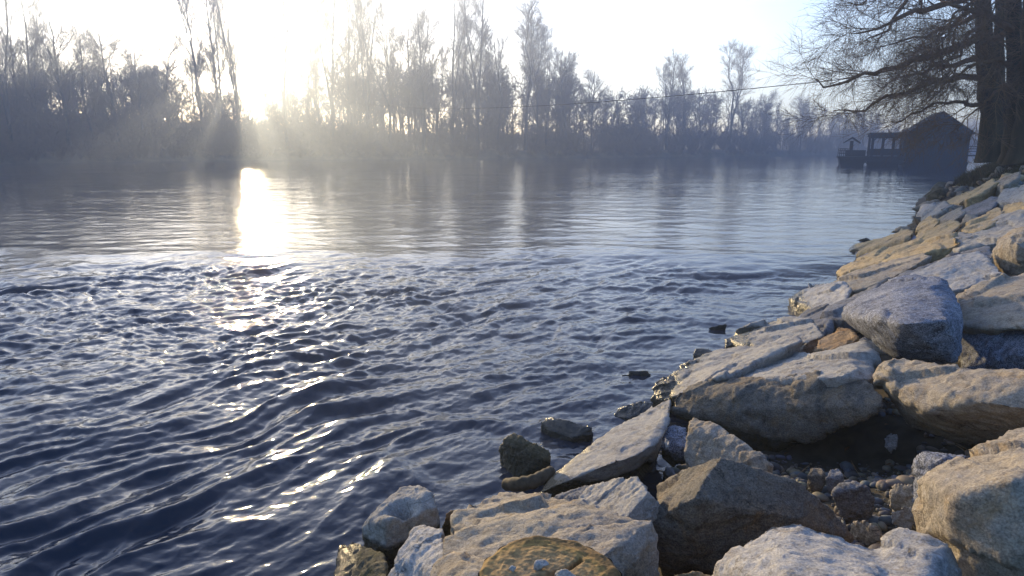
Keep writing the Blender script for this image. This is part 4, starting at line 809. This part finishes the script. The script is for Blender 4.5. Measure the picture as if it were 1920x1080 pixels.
def mill():
    p = at_depth(1814, 300, 66.); root = empty('floating_mill', (p[0], p[1], 0), math.radians(-24)); root.scale = (.82, 1, 1); tag(root, 'dark wooden floating mill with gabled house and open wheel bay', 'mill')
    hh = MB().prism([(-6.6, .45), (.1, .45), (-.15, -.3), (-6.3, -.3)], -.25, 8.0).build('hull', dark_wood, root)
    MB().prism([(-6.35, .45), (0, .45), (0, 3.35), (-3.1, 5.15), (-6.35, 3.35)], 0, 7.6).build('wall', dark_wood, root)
    rf = MB(); 
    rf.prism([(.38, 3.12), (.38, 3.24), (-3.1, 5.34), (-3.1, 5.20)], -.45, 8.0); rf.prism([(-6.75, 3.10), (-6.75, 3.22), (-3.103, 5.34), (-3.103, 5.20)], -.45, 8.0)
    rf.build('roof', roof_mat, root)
    b = MB()
    for i in range(21): x = -6.3+i*.312; zt = 3.35+1.8*(1-abs(x+3.1)/3.2)*.98; b.box(x-.02, x+.02, -.03, -.003, .46, zt-.12)
    b.build('batten', dark_wood, root)
    for x in (-4.4, -2.2): 
        f = MB().box(x, x+.7, -.06, -.004, 2.0, 2.8).build('window', grey_wood, root); MB().box(x+.08, x+.62, -.075, -.062, 2.08, 2.72).build('pane', dark_in, f)
    for y in (.6, 5.4):          # wheel bay, water side and far side
        fr = MB()
        for x in ((-10.1, -8.95, -7.8, -6.6) if y < 1 else (-10.1,)): fr.box(x-.15, x+.15, y-.13, y+.13, .9, 3.0)
        fr.box(-10.4, -6.36, y-.16, y+.16, 2.78 if y < 1 else 2.99, 3.25); fr.box(-10.3, -6.36, y-.1, y+.1, 1.22, 1.75 if y < 1 else 1.5); fr.box(-10.9, -6.36, y-.17, y+.17, .55, .98)
        if y < 1:
            for x in (-10.1, -8.95, -7.8): fr.beam((x+.1, .6, 2.55), (x+.42, .6, 2.85), .1)
        fr.box(-6.5, -6.37, y-.12, y+.12, .6, 3.1); fr.build('wheel_bay_frame', dark_wood, root)
    MB().prism([(-10.6, 3.255), (-6.37, 3.255), (-6.37, 3.36), (-10.5, 3.36)], .1, 5.9).build('wheel_bay_roof', roof_mat, root)
    wh = MB()
    for i in range(12):
        a = i*PI/6; ca, sa = math.cos(a), math.sin(a); wh.beam((-10.2+.001*i, 3+ca*.2, .75+sa*.2), (-10.2+.001*i, 3+ca*1.0, .75+sa*1.0), .07); wh.beam((-6.9, 3+ca*.2, .75+sa*.2), (-6.9, 3+ca*1.0, .75+sa*1.0), .07)
        wh.box(-10.3, -6.8, 3+ca*.85-.03, 3+ca*.85+.03, .75+sa*.85-.14, .75+sa*.85+.14)
    wh.beam((-11.5, 3, .75), (-6.4, 3, .75), .3); wh.build('water_wheel', dark_wood, root)
    MB().prism([(-13.7, .78), (-10.8, .78), (-10.9, -.3), (-13.4, -.3)], .3, 6.0).build('side_hull', dark_wood, root)
    MB().box(-13.85, -10.6, .1, 6.2, .785, .95).build('deck', grey_wood, root)
    for y in (.1, 5.6): MB().box(-10.6, -6.65, y, y+.3, .2, .54).build('cross_beam', dark_wood, root)
    r = MB()
    for y in (.2, 6.1):
        for x in (-13.7, -13.25, -12.8): r.box(x-.04, x+.04, y-.04, y+.04, .952, 1.75)
        for z in (1.25, 1.5, 1.72): r.box(-13.7, -12.75, y-.025, y+.025, z, z+.06)
    for z in (1.26, 1.51, 1.73): r.box(-13.73, -13.67, .25, 6.05, z, z+.05)
    r.build('railing', dark_wood, root)
    for y in (1.5, 4.3): MB().box(-12.9, -10.7, y, y+.2, .952, 1.6).build('parapet', dark_wood, root)
    cn = MB().box(-12.55, -12.15, 2.2, 2.6, .952, 2.55)
    cn.build('post', dark_wood, root)
    MB().prism([(-13.35, 2.28), (-13.3, 2.42), (-12.352, 2.98), (-12.352, 2.80)], 1.4, 3.4).prism([(-11.35, 2.28), (-11.4, 2.42), (-12.35, 2.98), (-12.35, 2.80)], 1.4, 3.4).build('canopy', roof_mat, root)
    # gangway to the bank
    g = empty('footbridge', (p[0], p[1], 0), math.radians(-24)); tag(g, 'narrow wooden footbridge with rails joining the mill to the bank', 'footbridge')
    MB().box(.02, 9.5, 3.5, 4.7, 1.0, 1.14).build('deck', grey_wood, g)
    q = MB()
    for y in (3.55, 4.65):
        for x in (.3, 1.5, 2.7, 3.9, 5.1, 6.3, 7.5): q.box(x-.05, x+.05, y-.04, y+.04, 1.142, 2.0)
        for z in (1.45, 1.7, 1.95): q.box(.1, 8.5, y-.03, y+.03, z, z+.07)
    q.build('railing', dark_wood, g)
mill()
# ---- cable across the river
a = at_depth(1846, 119, 20.0); b_ = far_pt(556, 3); b_ = at_depth(566, 168, b_[1])
m_ = 60; t = np.linspace(0, 1, m_); Pc = a[None]*(1-t)[:, None]+b_[None]*t[:, None]; Pc[:, 2] -= 4*2.0*t*(1-t)
V, Q = join_tubes([(Pc[None], np.full((1, m_), .015), 5)])
tag(mesh_np('steel_cable', V, Q, flat_mat('rusty_steel', (.06, .055, .05), .6, .2, 5)), 'long thin sagging cable strung across the river between trees', 'cable')
for t_ in (.25, .5, .75): print('cable', [round(float(x)) for x in project(Pc[int(t_*59)])])

#@@HAZE
def haze():
    x0, x1, y0, y1, z0, z1 = -420, 480, -45, 330, -3, 34
    bm = bmesh.new(); v = [bm.verts.new((x, y, z)) for z in (z0, z1) for x, y in ((x0, y0), (x1, y0), (x1, y1), (x0, y1))]
    for f in ((0, 3, 2, 1), (4, 5, 6, 7), (0, 1, 5, 4), (1, 2, 6, 5), (2, 3, 7, 6), (3, 0, 4, 7)): bm.faces.new([v[i] for i in f])
    me = bpy.data.meshes.new('haze'); bm.to_mesh(me); bm.free(); m = bpy.data.materials.new('haze'); m.use_nodes = True
    n = m.node_tree.nodes; n.remove(n['Principled BSDF']); vp = n.new('ShaderNodeVolumePrincipled'); vp.inputs['Color'].default_value = HAZE_COL
    vp.inputs['Density'].default_value = HAZE_D; vp.inputs['Anisotropy'].default_value = HAZE_G
    m.node_tree.links.new(vp.outputs[0], n['Material Output'].inputs['Volume']); me.materials.append(m)
    o = bpy.data.objects.new('haze', me); C.objects.link(o); tag(o, 'thin bluish morning haze hanging over the river', 'haze', kind='stuff')
HAZE_COL = (.61, .735, 1.0, 1); HAZE_D = .0038; HAZE_G = .6
haze()
print('BUILD DONE')
